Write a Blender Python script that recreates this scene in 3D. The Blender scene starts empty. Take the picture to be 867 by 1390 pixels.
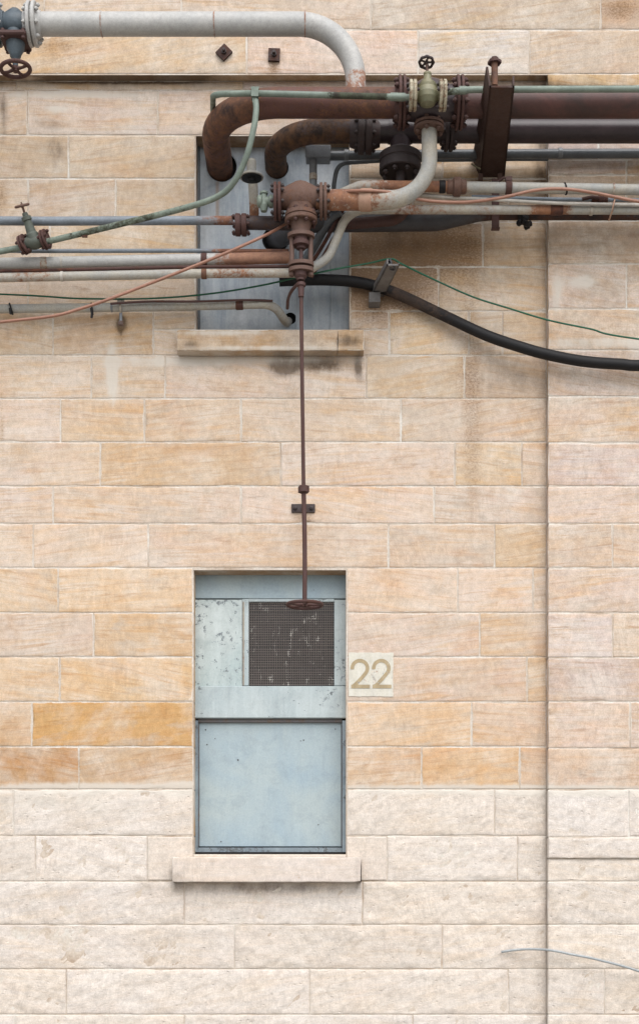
import bpy, math, random
from mathutils import Vector, Matrix, noise
R = math.radians
random.seed(7)
C = bpy.context.scene.collection
D = 10.0                                   # camera distance from the wall face (m)
CX, CY, S = 433.5, 1240.0, 200.0           # optical axis in photo pixels, pixels per metre on the wall
EYE = 1.6

def P(px, py, d=0.0):                      # photo pixel at distance d in front of the wall -> world
    k = (D - d) / D / S
    return Vector(((px - CX) * k, -d, EYE + (CY - py) * k))
def L(px, d=0.0):                          # length in photo pixels at distance d -> metres
    return px * (D - d) / D / S
def lin(c):
    f = lambda v: (v/255/12.92 if v/255 <= .04045 else ((v/255+.055)/1.055)**2.4)
    return tuple(f(v) for v in c)
def alb(c, k=.62):
    return tuple(v*k for v in lin(c))

# ------------------------------------------------------------------ materials
def new_mat(name):
    m = bpy.data.materials.new(name); m.use_nodes = True
    nt = m.node_tree
    return m, nt, nt.nodes, nt.links, nt.nodes['Principled BSDF']
def N(ns, t, **kw):
    n = ns.new(t)
    for k, v in kw.items(): setattr(n, k, v)
    return n
def mixc(ns, ln, fac, a, b, mode='MIX'):
    n = ns.new('ShaderNodeMix'); n.data_type = 'RGBA'; n.blend_type = mode
    for i, v in ((0, fac), (6, a), (7, b)):
        if isinstance(v, bpy.types.NodeSocket): ln.new(v, n.inputs[i])
        elif isinstance(v, (int, float)): n.inputs[i].default_value = v
        else: n.inputs[i].default_value = (*v[:3], 1)
    return n.outputs[2]
def ramp(ns, ln, src, stops):
    n = ns.new('ShaderNodeValToRGB'); e = n.color_ramp.elements
    while len(e) < len(stops): e.new(.5)
    for i, (p, c) in enumerate(stops):
        e[i].position = p
        e[i].color = (*c, 1) if not isinstance(c, (int, float)) else (c, c, c, 1)
    ln.new(src, n.inputs[0]); return n.outputs[0]
def math_(ns, ln, op, a, b=0.0, c=None, clamp=False):
    n = ns.new('ShaderNodeMath'); n.operation = op; n.use_clamp = clamp
    for i, v in enumerate((a, b) if c is None else (a, b, c)):
        if isinstance(v, bpy.types.NodeSocket): ln.new(v, n.inputs[i])
        else: n.inputs[i].default_value = v
    return n.outputs[0]
def noise_(ns, ln, vec, scale, detail=5, rough=.55, dist=0.0):
    n = ns.new('ShaderNodeTexNoise'); n.inputs['Scale'].default_value = scale
    n.inputs['Detail'].default_value = detail; n.inputs['Roughness'].default_value = rough
    n.inputs['Distortion'].default_value = dist
    ln.new(vec, n.inputs['Vector']); return n.outputs['Fac']
def mapping(ns, ln, vec, scale=(1,1,1), rot=(0,0,0), loc=(0,0,0)):
    n = ns.new('ShaderNodeMapping'); n.inputs['Scale'].default_value = scale
    n.inputs['Rotation'].default_value = rot; n.inputs['Location'].default_value = loc
    ln.new(vec, n.inputs['Vector']); return n.outputs[0]
def bump(ns, ln, h, strength, dist, normal=None):
    n = ns.new('ShaderNodeBump'); n.inputs['Strength'].default_value = strength
    n.inputs['Distance'].default_value = dist
    ln.new(h, n.inputs['Height'])
    if normal is not None: ln.new(normal, n.inputs['Normal'])
    return n.outputs[0]

def stone_material(name, rough_face, amp=1.0):
    m, nt, ns, ln, bs = new_mat(name)
    co = N(ns, 'ShaderNodeTexCoord').outputs['Object']
    col = N(ns, 'ShaderNodeAttribute', attribute_name='Col').outputs['Color']
    seed = N(ns, 'ShaderNodeAttribute', attribute_name='Seed').outputs['Vector']
    st = N(ns, 'ShaderNodeSeparateColor'); ln.new(N(ns, 'ShaderNodeAttribute', attribute_name='StainShade').outputs['Color'], st.inputs[0])
    edge = N(ns, 'ShaderNodeAttribute', attribute_name='edge').outputs['Fac']
    sv = N(ns, 'ShaderNodeSeparateXYZ'); ln.new(seed, sv.inputs[0])
    cs = N(ns, 'ShaderNodeSeparateXYZ'); ln.new(co, cs.inputs[0])
    tilt = math_(ns, ln, 'MULTIPLY', math_(ns, ln, 'SUBTRACT', sv.outputs[2], .5), .38)
    z = math_(ns, ln, 'ADD', cs.outputs[2], math_(ns, ln, 'MULTIPLY', cs.outputs[0], tilt))
    z = math_(ns, ln, 'ADD', z, math_(ns, ln, 'MULTIPLY', sv.outputs[0], 17.0))
    x = math_(ns, ln, 'ADD', cs.outputs[0], math_(ns, ln, 'MULTIPLY', sv.outputs[1], 13.0))
    cb = N(ns, 'ShaderNodeCombineXYZ'); ln.new(x, cb.inputs[0]); ln.new(cs.outputs[1], cb.inputs[1]); ln.new(z, cb.inputs[2])
    v = cb.outputs[0]
    bed = noise_(ns, ln, mapping(ns, ln, v, (.9, 2, 10)), 1.5, 6, .6, 1.4)
    bed2 = noise_(ns, ln, mapping(ns, ln, v, (1.6, 3, 26)), 1.9, 5, .6, .9)
    patch = noise_(ns, ln, v, 3.2, 5, .6, .4)
    fine = noise_(ns, ln, co, 130, 3, .7)
    mid = noise_(ns, ln, co, 22, 4, .65)
    amp = .38 if rough_face else amp
    light = mixc(ns, ln, .55, col, alb((246, 236, 224)))
    ochre = mixc(ns, ln, 1.0, col, (1.0, .83, .60), 'MULTIPLY')
    brown = mixc(ns, ln, 1.0, col, (.74, .60, .46), 'MULTIPLY')
    c = mixc(ns, ln, math_(ns, ln, 'MULTIPLY', ramp(ns, ln, patch, ((.44, 0), (.62, 1))), .85*amp), col, light)
    vary = math_(ns, ln, 'MULTIPLY_ADD', noise_(ns, ln, co, 1.9, 3, .5), 2.6, -.75, clamp=True)
    c = mixc(ns, ln, math_(ns, ln, 'MULTIPLY', math_(ns, ln, 'MULTIPLY', ramp(ns, ln, bed, ((.42, 0), (.66, 1))), .95*amp), vary), c, ochre)
    c = mixc(ns, ln, math_(ns, ln, 'MULTIPLY', ramp(ns, ln, bed2, ((.53, 0), (.74, 1))), .70*amp), c, brown)
    # broad tint drift inside a stone: pinkish, greyish, and short dark bedding flecks
    tn = noise_(ns, ln, mapping(ns, ln, v, (1, 1, 2.2), (0,0,0), (5,2,9)), 2.3, 4, .55, .6)
    c = mixc(ns, ln, math_(ns, ln, 'MULTIPLY', ramp(ns, ln, tn, ((.50, 0), (.66, 1))), .35*amp), c, mixc(ns, ln, 1.0, c, (.98, .88, .86), 'MULTIPLY'))
    tn2 = noise_(ns, ln, mapping(ns, ln, v, (1, 1, 2.6), (0,0,0), (1,7,3)), 3.1, 5, .6, .6)
    c = mixc(ns, ln, math_(ns, ln, 'MULTIPLY', ramp(ns, ln, tn2, ((.52, 0), (.68, 1))), .55*amp), c, alb((214, 200, 184)))
    fl = noise_(ns, ln, mapping(ns, ln, v, (3.2, 3, 17)), 1.7, 4, .6, .8)
    c = mixc(ns, ln, math_(ns, ln, 'MULTIPLY', ramp(ns, ln, fl, ((.64, 0), (.74, 1))), .42*amp), c, alb((158, 132, 104)))
    rotv = N(ns, 'ShaderNodeVectorRotate'); rotv.rotation_type = 'Y_AXIS'; ln.new(v, rotv.inputs['Vector'])
    ln.new(math_(ns, ln, 'MULTIPLY', math_(ns, ln, 'SUBTRACT', sv.outputs[0], .5), .7), rotv.inputs['Angle'])
    tool = noise_(ns, ln, mapping(ns, ln, rotv.outputs[0], (62, 30, 9)), 1.0, 3, .6, .5)
    toolm = math_(ns, ln, 'MULTIPLY', ramp(ns, ln, noise_(ns, ln, v, 2.8, 3, .5), ((.44, 0), (.60, 1))), .9)
    c = mixc(ns, ln, toolm, c, mixc(ns, ln, 1.0, c, ramp(ns, ln, tool, ((.32, .90), (.68, 1.07))), 'MULTIPLY'))
    # slow drift that runs across neighbouring stones
    drift = noise_(ns, ln, co, .9, 4, .6, .3)
    c = mixc(ns, ln, math_(ns, ln, 'MULTIPLY', ramp(ns, ln, drift, ((.48, 0), (.64, 1))), .55*amp), c, mixc(ns, ln, 1.0, c, (.96, .88, .78), 'MULTIPLY'))
    blot = noise_(ns, ln, co, 5.5, 7, .72, .4)
    c = mixc(ns, ln, math_(ns, ln, 'MULTIPLY', ramp(ns, ln, blot, ((.53, 0), (.66, 1))), .60*amp), c, mixc(ns, ln, 1.0, c, (.86, .78, .68), 'MULTIPLY'))
    # pin-point pits and blemishes
    spot = noise_(ns, ln, mapping(ns, ln, v, (1, 1, 1.6)), 14, 2, .5)
    c = mixc(ns, ln, math_(ns, ln, 'MULTIPLY', ramp(ns, ln, spot, ((.70, 0), (.76, 1))), .0 if rough_face else .5), c, brown)
    f = ramp(ns, ln, fine, ((.25, .80), (.75, 1.17)))
    c = mixc(ns, ln, 1.0, c, f, 'MULTIPLY')
    f = ramp(ns, ln, mid, ((.3, .87), (.7, 1.11)))
    c = mixc(ns, ln, 1.0, c, f, 'MULTIPLY')
    # rust wash / dark soiling with painted sill shade / white bloom, placed per vertex and broken up by noise
    nz = noise_(ns, ln, co, 34, 6, .75)
    nz2 = noise_(ns, ln, mapping(ns, ln, co, (1, 1, .45)), 9, 6, .7)
    def stain_shade(sock, noise_s, gain):
        a = math_(ns, ln, 'MULTIPLY', sock, gain)
        b = math_(ns, ln, 'SUBTRACT', math_(ns, ln, 'ADD', a, noise_s), .62)
        return math_(ns, ln, 'MULTIPLY', math_(ns, ln, 'MULTIPLY', b, 3.0, clamp=True), math_(ns, ln, 'MINIMUM', math_(ns, ln, 'MULTIPLY', sock, 2.5), 1.0))
    nz3 = noise_(ns, ln, mapping(ns, ln, co, (1, 1, 1.5)), 62, 5, .8)
    c = mixc(ns, ln, math_(ns, ln, 'MULTIPLY', stain_shade(st.outputs[0], nz2, .62), .42), c, alb((188, 150, 108)))
    c = mixc(ns, ln, math_(ns, ln, 'MULTIPLY', stain_shade(st.outputs[0], math_(ns, ln, 'MULTIPLY_ADD', nz3, 1.5, -.36), .58), .66), c, alb((118, 84, 52)))
    c = mixc(ns, ln, math_(ns, ln, 'MULTIPLY', stain_shade(st.outputs[1], nz2, .9), .72), c, alb((74, 58, 44)))
    c = mixc(ns, ln, math_(ns, ln, 'MULTIPLY', stain_shade(st.outputs[2], nz2, .8), .8), c, alb((236, 228, 216)))
    # mortar smeared over the arrises
    e = math_(ns, ln, 'SUBTRACT', math_(ns, ln, 'MULTIPLY', noise_(ns, ln, co, 7, 6, .75), .044), .0190)
    e = math_(ns, ln, 'SUBTRACT', e, edge)
    e = math_(ns, ln, 'MULTIPLY', e, 300.0, clamp=True)
    c = mixc(ns, ln, math_(ns, ln, 'MULTIPLY', e, .85), c, alb((246, 238, 226)))
    ln.new(c, bs.inputs['Base Color']); bs.inputs['Roughness'].default_value = .92
    bs.inputs['Specular IOR Level'].default_value = .2
    # tooling: fine diagonal chisel strokes + grain
    bm = bump(ns, ln, tool, .25, .002)
    if rough_face:
        pk = N(ns, 'ShaderNodeTexVoronoi'); pk.inputs['Scale'].default_value = 1.0
        ln.new(mapping(ns, ln, co, (15, 15, 21), (0, .65, 0)), pk.inputs['Vector'])
        ph = ramp(ns, ln, pk.outputs['Distance'], ((.0, 0), (.17, 1)))
        bm = bump(ns, ln, math_(ns, ln, 'MULTIPLY', ph, 1.0), .8, .005, bm)
        st2 = noise_(ns, ln, mapping(ns, ln, v, (9, 9, 30), (0, .75, 0)), 2.4, 5, .65, .6)
        bm = bump(ns, ln, st2, .6, .006, bm)
        gr = noise_(ns, ln, mapping(ns, ln, co, (1, 1, 1)), 45, 4, .7)
        bm = bump(ns, ln, gr, .5, .004, bm)
    else:
        bm = bump(ns, ln, mid, .35, .004, bm)
        bm = bump(ns, ln, bed2, .3, .004, bm)
    bm = bump(ns, ln, fine, .3, .0012, bm)
    ln.new(bm, bs.inputs['Normal'])
    return m
M = {}
M['stone'] = stone_material('sandstone_ashlar', False)
M['rock'] = stone_material('sandstone_rock_faced', True)
M['smooth'] = stone_material('sandstone_clean_cut', False, .3)
def mortar():
    m, nt, ns, ln, bs = new_mat('lime_mortar')
    co = N(ns, 'ShaderNodeTexCoord').outputs['Object']
    n1 = noise_(ns, ln, co, 2.6, 6, .7); n2 = noise_(ns, ln, co, 60, 4, .7)
    c = ramp(ns, ln, n1, ((.36, alb((196, 174, 152))), (.50, alb((228, 213, 196))), (.64, alb((248, 242, 232)))))
    c = mixc(ns, ln, 1.0, c, ramp(ns, ln, n2, ((.3, .8), (.7, 1.1))), 'MULTIPLY')
    ln.new(c, bs.inputs['Base Color']); bs.inputs['Roughness'].default_value = .95
    ln.new(bump(ns, ln, n2, .6, .003), bs.inputs['Normal']); return m
M['mortar'] = mortar()

def metal(name, paint, rust_a=(118, 62, 36), rust_b=(58, 36, 30), bias=0.0, rough=.6, paint2=None, k=.62, streak=True, chips=1.0, spec=.4, bmp=.5):
    """painted or bare old iron; vertex attribute 'rust' (0..1) pushes it towards rust"""
    m, nt, ns, ln, bs = new_mat(name)
    co = N(ns, 'ShaderNodeTexCoord').outputs['Object']
    rs = N(ns, 'ShaderNodeAttribute', attribute_name='rust').outputs['Fac']
    big = noise_(ns, ln, co, 5, 5, .65, .5); sm = noise_(ns, ln, co, 38, 6, .75); fi = noise_(ns, ln, co, 160, 3, .7)
    p2 = paint2 or tuple(v*.84 for v in paint)
    pc = mixc(ns, ln, ramp(ns, ln, big, ((.35, 0), (.65, 1))), alb(paint, k), alb(p2, k))
    pc = mixc(ns, ln, ramp(ns, ln, sm, ((.4, 0), (.75, .5))), pc, alb(tuple(v*.72 for v in paint), k))
    rc = mixc(ns, ln, ramp(ns, ln, noise_(ns, ln, co, 14, 6, .7), ((.36, 0), (.64, 1))), alb(rust_a, k), alb(rust_b, k))
    mx = math_(ns, ln, 'ADD', math_(ns, ln, 'MULTIPLY', big, .45), math_(ns, ln, 'MULTIPLY', sm, .55))
    t = math_(ns, ln, 'ADD', math_(ns, ln, 'ADD', mx, bias), math_(ns, ln, 'MULTIPLY', math_(ns, ln, 'SUBTRACT', rs, .3), .55))
    fac = ramp(ns, ln, t, ((.60, 0), (.68, 1)))
    halo = ramp(ns, ln, t, ((.48, 0), (.66, 1)))
    c = mixc(ns, ln, math_(ns, ln, 'MULTIPLY', halo, .5*chips), pc, alb(tuple((a*.5+b*.5) for a, b in zip(rust_a, paint)), k))
    c = mixc(ns, ln, fac, c, rc)
    c = mixc(ns, ln, 1.0, c, ramp(ns, ln, fi, ((.3, .85), (.7, 1.12))), 'MULTIPLY')
    ln.new(c, bs.inputs['Base Color'])
    r = ramp(ns, ln, t, ((.5, rough), (.7, .88)))
    ln.new(r, bs.inputs['Roughness']); bs.inputs['Specular IOR Level'].default_value = spec
    b = bump(ns, ln, sm, bmp, .0022); b = bump(ns, ln, fac, .35, .0012, b)
    ln.new(b, bs.inputs['Normal']); return m
M['brown'] = metal('oxidised_brown_pipe', (112, 72, 66), (148, 102, 74), (76, 58, 52), bias=.03, rough=.5, paint2=(78, 58, 54), k=.58)
M['dark'] = metal('dark_brown_pipe', (82, 68, 72), (130, 94, 66), (64, 52, 48), bias=.0, rough=.36, paint2=(64, 54, 58), k=.58)
M['darkgrey'] = metal('dark_grey_pipe', (84, 82, 86), (96, 62, 48), (56, 46, 46), bias=-.08, rough=.5, k=.55)
M['rust'] = metal('rusty_iron', (124, 96, 84), (140, 98, 74), (92, 70, 64), bias=.0, rough=.75, paint2=(104, 82, 76), k=.60)
M['rustp'] = metal('purplish_rusty_iron', (98, 68, 64), (120, 72, 50), (66, 46, 46), bias=0, rough=.7, k=.58)
M['beam'] = metal('beam_iron', (84, 58, 50), (104, 64, 46), (52, 38, 36), bias=.02, rough=.6, k=.55)
M['grey'] = metal('pale_grey_paint', (206, 204, 200), (186, 140, 114), (150, 112, 96), bias=-.10, rough=.5, paint2=(190, 190, 188), k=.66)
M['blue'] = metal('blue_grey_paint', (150, 160, 170), (166, 116, 88), (104, 76, 72), bias=-.08, rough=.5, k=.64)
M['bluedk'] = metal('dark_blue_grey_paint', (98, 112, 122), (140, 92, 66), (88, 62, 56), bias=-.10, rough=.5, k=.6)
M['cream'] = metal('cream_grey_paint', (200, 192, 176), (176, 126, 94), (130, 92, 76), bias=-.05, rough=.55, paint2=(176, 178, 176), k=.66)
M['salmon'] = metal('salmon_primer', (204, 160, 136), (172, 118, 90), (120, 70, 56), bias=-.04, rough=.6, paint2=(206, 172, 146), k=.62)
M['green'] = metal('verdigris_paint', (156, 170, 156), (96, 104, 84), (60, 56, 48), bias=.02, rough=.55, paint2=(128, 142, 132), k=.58)
M['greendk'] = metal('dark_verdigris_paint', (104, 112, 102), (120, 96, 72), (62, 58, 50), bias=.0, rough=.6, k=.58)
M['brass'] = metal('greenish_brass', (168, 160, 124), (128, 98, 68), (92, 76, 58), bias=.0, rough=.45, paint2=(134, 136, 110), k=.55)
M['creamflange'] = metal('cream_flange_paint', (212, 206, 180), (140, 96, 64), (96, 70, 54), bias=.06, rough=.55, k=.62)
M['zinc'] = metal('galvanised_conduit', (150, 154, 158), (140, 100, 78), (104, 92, 88), bias=-.14, rough=.38, paint2=(128, 132, 138), k=.62)
M['zincdk'] = metal('dark_conduit', (124, 130, 136), (110, 86, 74), (76, 74, 76), bias=-.14, rough=.38, k=.58)
M['darkiron'] = metal('dark_iron', (78, 66, 66), (104, 66, 50), (54, 44, 44), bias=-.02, rough=.6, k=.58)
M['copper'] = metal('copper_tube', (190, 140, 118), (150, 92, 66), (120, 72, 54), bias=-.12, rough=.4, paint2=(170, 120, 98), k=.6)
M['black'] = metal('black_rubber', (30, 28, 31), (96, 78, 68), (66, 58, 54), bias=-.06, rough=.6, k=.5, spec=.3)
M['wood'] = metal('weathered_grey_steel', (146, 142, 140), (116, 102, 92), (88, 80, 78), bias=-.02, rough=.7, k=.56)
M['gwire'] = metal('green_sheathed_wire', (34, 116, 84), (40, 84, 64), (30, 66, 52), bias=-.2, rough=.5, k=.55)
M['white'] = metal('white_band', (224, 218, 208), (176, 140, 112), (140, 110, 90), bias=-.1, rough=.6, k=.66)
M['pipeblue'] = metal('pale_blue_hose', (204, 210, 212), (150, 150, 150), (130, 130, 130), bias=-.2, rough=.5, k=.6)

def panel_mat(name, base, base2, streaky=.5, chip=0.0, rustc=(120, 92, 72), k=.62, g_scale=16):
    m, nt, ns, ln, bs = new_mat(name)
    co = N(ns, 'ShaderNodeTexCoord').outputs['Object']
    rs = N(ns, 'ShaderNodeAttribute', attribute_name='rust').outputs['Fac']
    a = noise_(ns, ln, co, 2.2, 5, .6, .6); b = noise_(ns, ln, mapping(ns, ln, co, (9, 9, .9)), 2.2, 5, .65, .3)
    f = noise_(ns, ln, co, 90, 4, .7); g = noise_(ns, ln, co, g_scale, 6, .8)
    c = mixc(ns, ln, ramp(ns, ln, a, ((.36, 0), (.64, 1))), alb(base, k), alb(base2, k))
    c = mixc(ns, ln, math_(ns, ln, 'MULTIPLY', ramp(ns, ln, b, ((.45, 0), (.7, 1))), streaky), c, alb(tuple(min(255, v*1.14+6) for v in base), k))
    c = mixc(ns, ln, math_(ns, ln, 'MULTIPLY', ramp(ns, ln, noise_(ns, ln, mapping(ns, ln, co, (3, 3, 1)), 4, 6, .75, .4), ((.5, 0), (.72, 1))), streaky*.9), c, alb(tuple(v*.72 for v in base2), k))
    t = math_(ns, ln, 'ADD', g, math_(ns, ln, 'MULTIPLY', math_(ns, ln, 'SUBTRACT', rs, .3), .22))
    t = math_(ns, ln, 'ADD', t, math_(ns, ln, 'MULTIPLY', math_(ns, ln, 'SUBTRACT', noise_(ns, ln, co, 4.5, 3, .5), .5), .45))
    chipf = ramp(ns, ln, t, ((.70-chip, 0), (.715-chip, 1)))
    c = mixc(ns, ln, chipf, c, mixc(ns, ln, ramp(ns, ln, f, ((.4, 0), (.6, 1))), alb((124, 134, 140), k), alb(rustc, k)))
    rf = math_(ns, ln, 'MULTIPLY', math_(ns, ln, 'SUBTRACT', rs, .5), math_(ns, ln, 'MULTIPLY', b, 2.2), clamp=True)
    c = mixc(ns, ln, math_(ns, ln, 'MINIMUM', rf, .6), c, alb(rustc, k))
    c = mixc(ns, ln, math_(ns, ln, 'MULTIPLY', ramp(ns, ln, noise_(ns, ln, co, 7, 7, .75, .5), ((.5, 0), (.7, 1))), .35), c, alb(tuple(v*.80 for v in base2), k))
    c = mixc(ns, ln, 1.0, c, ramp(ns, ln, f, ((.3, .91), (.7, 1.06))), 'MULTIPLY')
    ln.new(c, bs.inputs['Base Color']); bs.inputs['Roughness'].default_value = .55
    bs.inputs['Specular IOR Level'].default_value = .35
    q = bump(ns, ln, a, .25, .02); q = bump(ns, ln, chipf, -.5, .0015, q); q = bump(ns, ln, f, .15, .001, q)
    ln.new(q, bs.inputs['Normal']); return m
M['board'] = panel_mat('stained_zinc_sheet', (208, 213, 217), (166, 180, 192), .38, -.06, (176, 140, 104))
M['paintl'] = panel_mat('pale_blue_grey_panel', (206, 216, 216), (190, 204, 207), .3, .05, (112, 116, 116), g_scale=24)
M['paintf'] = panel_mat('flaking_pale_panel', (210, 220, 218), (190, 206, 206), .3, .07, (128, 134, 136), g_scale=26)
M['paintb'] = panel_mat('blue_grey_panel', (190, 204, 206), (174, 194, 204), .12, .0, g_scale=30)
M['paintd'] = panel_mat('slate_grey_frame', (146, 158, 164), (128, 142, 152), .4, .0)
M['jamb'] = panel_mat('worn_blue_grey_jamb', (176, 192, 200), (140, 156, 168), .5, .02, (92, 92, 92), g_scale=30)
M['framed'] = panel_mat('dark_slate_trim', (120, 130, 138), (100, 110, 118), .4, .03)
def simple(name, c, rough=.8, k=.62, var=.2, scale=30):
    m, nt, ns, ln, bs = new_mat(name)
    co = N(ns, 'ShaderNodeTexCoord').outputs['Object']
    n = noise_(ns, ln, co, scale, 5, .7)
    cc = mixc(ns, ln, 1.0, alb(c, k), ramp(ns, ln, n, ((.3, 1-var), (.7, 1+var))), 'MULTIPLY')
    ln.new(cc, bs.inputs['Base Color']); bs.inputs['Roughness'].default_value = rough
    ln.new(bump(ns, ln, n, .3, .002), bs.inputs['Normal']); return m
M['void'] = simple('dark_opening', (26, 24, 24), .95)  # near-black colour standing in for shade inside gaps and openings
def wire_mat():
    m, nt, ns, ln, bs = new_mat('dirty_wire'); co = N(ns, 'ShaderNodeTexCoord').outputs['Object']
    a = noise_(ns, ln, mapping(ns, ln, co, (1, 1, .5)), 17, 5, .75, .5); b = noise_(ns, ln, co, 4, 3, .5)
    c = mixc(ns, ln, ramp(ns, ln, a, ((.57, 0), (.66, 1))), mixc(ns, ln, b, alb((100, 92, 88)), alb((138, 126, 118))), alb((226, 220, 210)))
    ln.new(c, bs.inputs['Base Color']); bs.inputs['Roughness'].default_value = .8; return m
M['wire'] = wire_mat()
M['glass'] = simple('mottled_dark_pane', (56, 50, 48), .35, var=.5, scale=12)  # dark colour stands for the unlit interior, mottling for reflections
M['digit'] = panel_mat('ochre_paint', (198, 178, 140), (176, 156, 120), .4, .06, (226, 218, 200), g_scale=40)
M['patch'] = panel_mat('worn_white_paint', (234, 230, 216), (222, 216, 200), .3, .09, (226, 200, 176), k=.66, g_scale=26)
M['ground'] = simple('grey_paving', (176, 170, 160), .9, k=.6, var=.12, scale=6)
M['lightstone'] = None

# ------------------------------------------------------------------ mesh builder
class MB:
    def __init__(s): s.v = []; s.f = []; s.r = []; s.sm = []
    def add(s, vs, fs, rust=.3, smooth=True):
        o = len(s.v); s.v += [Vector(v) for v in vs]
        s.r += (rust if isinstance(rust, list) else [rust]*len(vs))
        s.f += [tuple(i+o for i in f) for f in fs]; s.sm += [smooth]*len(fs)
    def box(s, c, size, rot=None, rust=.3):
        h = Vector(size)/2; rot = rot or Matrix.Identity(3)
        vs = [Vector(c) + rot @ Vector((sx*h.x, sy*h.y, sz*h.z)) for sx in (-1,1) for sy in (-1,1) for sz in (-1,1)]
        s.add(vs, [(0,1,3,2),(4,6,7,5),(0,4,5,1),(2,3,7,6),(0,2,6,4),(1,5,7,3)], rust, False)
    def bbox(s, x0, x1, y0, y1, z0, z1, bev=.004, rust=.3):      # bevelled axis-aligned box
        b = min(bev, abs(x1-x0)*.3, abs(y1-y0)*.3, abs(z1-z0)*.3)
        X = (x0, x0+b, x1-b, x1); Y = (y0, y0+b, y1-b, y1); Z = (z0, z0+b, z1-b, z1)
        idx = {}; vs = []
        for i in range(4):
            for j in range(4):
                for k in range(4):
                    if (i in (0,3)) + (j in (0,3)) + (k in (0,3)) == 1:
                        idx[i,j,k] = len(vs); vs.append((X[i],Y[j],Z[k]))
        F = []
        g = lambda *a: tuple(idx[q] for q in a)
        for i in (0,3): F.append(g((i,1,1),(i,2,1),(i,2,2),(i,1,2)))
        for j in (0,3): F.append(g((1,j,1),(2,j,1),(2,j,2),(1,j,2)))
        for k in (0,3): F.append(g((1,1,k),(2,1,k),(2,2,k),(1,2,k)))
        for i, ii in ((0,1),(3,2)):
            for j, jj in ((0,1),(3,2)):
                F.append(g((i,jj,1),(i,jj,2),(ii,j,2),(ii,j,1)))
                for k, kk in ((0,1),(3,2)): F.append(g((i,jj,kk),(ii,j,kk),(ii,jj,k)))
            for k, kk in ((0,1),(3,2)):
                F.append(g((i,1,kk),(i,2,kk),(ii,2,k),(ii,1,k)))
        for j, jj in ((0,1),(3,2)):
            for k, kk in ((0,1),(3,2)):
                F.append(g((1,j,kk),(2,j,kk),(2,jj,k),(1,jj,k)))
        s.add(vs, F, rust, False)
    def tube(s, pts, rad, seg=14, rust=.3, cap=True):
        n = len(pts)
        rad = rad if isinstance(rad, list) else [rad]*n
        rust = rust if isinstance(rust, list) else [rust]*n
        T = []
        for i in range(n):
            a = pts[max(i-1, 0)]; b = pts[min(i+1, n-1)]; T.append((b-a).normalized())
        u = Vector((0,0,1)) if abs(T[0].z) < .9 else Vector((1,0,0))
        u = (u - T[0]*u.dot(T[0])).normalized()
        vs = []; rr = []
        for i in range(n):
            u = (u - T[i]*u.dot(T[i])).normalized(); w = T[i].cross(u)
            for k in range(seg):
                a = 2*math.pi*k/seg
                vs.append(pts[i] + (u*math.cos(a) + w*math.sin(a))*rad[i]); rr.append(rust[i])
        fs = [(i*seg+k, i*seg+(k+1)%seg, (i+1)*seg+(k+1)%seg, (i+1)*seg+k) for i in range(n-1) for k in range(seg)]
        s.add(vs, fs, rr)
        if cap:
            for i, rev in ((0, True), (n-1, False)):
                ring = [vs[i*seg+k] for k in range(seg)]
                s.add(ring, [tuple(range(seg))[::-1] if rev else tuple(range(seg))], rust[i], False)
    def lathe(s, c, ax, prof, seg=24, rust=.3, flat=True):        # prof: (offset along axis, radius)
        ax = Vector(ax).normalized(); c = Vector(c)
        u = ax.orthogonal().normalized(); w = ax.cross(u)
        rings = []
        for t, r in prof:
            rings.append([c + ax*t + (u*math.cos(2*math.pi*k/seg) + w*math.sin(2*math.pi*k/seg))*max(r, .0001) for k in range(seg)])
        for i in range(len(rings)-1):
            if flat:
                s.add(rings[i]+rings[i+1], [(k, (k+1)%seg, seg+(k+1)%seg, seg+k) for k in range(seg)], rust)
        if not flat:
            vs = [p for q in rings for p in q]
            s.add(vs, [(i*seg+k, i*seg+(k+1)%seg, (i+1)*seg+(k+1)%seg, (i+1)*seg+k) for i in range(len(rings)-1) for k in range(seg)], rust)
        s.add(rings[0], [tuple(range(seg))[::-1]], rust, False); s.add(rings[-1], [tuple(range(seg))], rust, False)
    def torus(s, c, ax, R0, r0, seg=36, ms=10, rust=.3, wob=0, lobes=0):
        ax = Vector(ax).normalized(); c = Vector(c); u = ax.orthogonal().normalized(); w = ax.cross(u)
        vs = []
        for i in range(seg):
            a = 2*math.pi*i/seg; d = u*math.cos(a)+w*math.sin(a)
            RR = R0*(1+wob*math.cos(lobes*a))
            for j in range(ms):
                b = 2*math.pi*j/ms
                vs.append(c + d*(RR + r0*math.cos(b)) + ax*r0*math.sin(b))
        s.add(vs, [(i*ms+j, ((i+1)%seg)*ms+j, ((i+1)%seg)*ms+(j+1)%ms, i*ms+(j+1)%ms) for i in range(seg) for j in range(ms)], rust)

def make_obj(name, mb, mat, parent=None, base=None):
    """link one mesh; vertices are given in world space, base is the origin of its thing"""
    base = Vector(base) if base is not None else (parent['_b'] and Vector(parent['_b']) if parent is not None else Vector((0,0,0)))
    me = bpy.data.meshes.new(name)
    me.from_pydata([tuple(v-base) for v in mb.v], [], mb.f)
    me.polygons.foreach_set('use_smooth', mb.sm)
    a = me.attributes.new('rust', 'FLOAT', 'POINT'); a.data.foreach_set('value', mb.r)
    me.materials.append(mat); me.update()
    o = bpy.data.objects.new(name, me); C.objects.link(o)
    if parent is not None: o.parent = parent; o['_b'] = tuple(base)
    else: o.location = base; o['_b'] = tuple(base)
    return o
def thing(name, label, cat, base, group=None):
    o = bpy.data.objects.new(name, None); C.objects.link(o); o.location = base; o['_b'] = tuple(base)
    o.empty_display_size = .05
    o['label'] = label; o['category'] = cat
    if group: o['group'] = group
    return o
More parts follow.
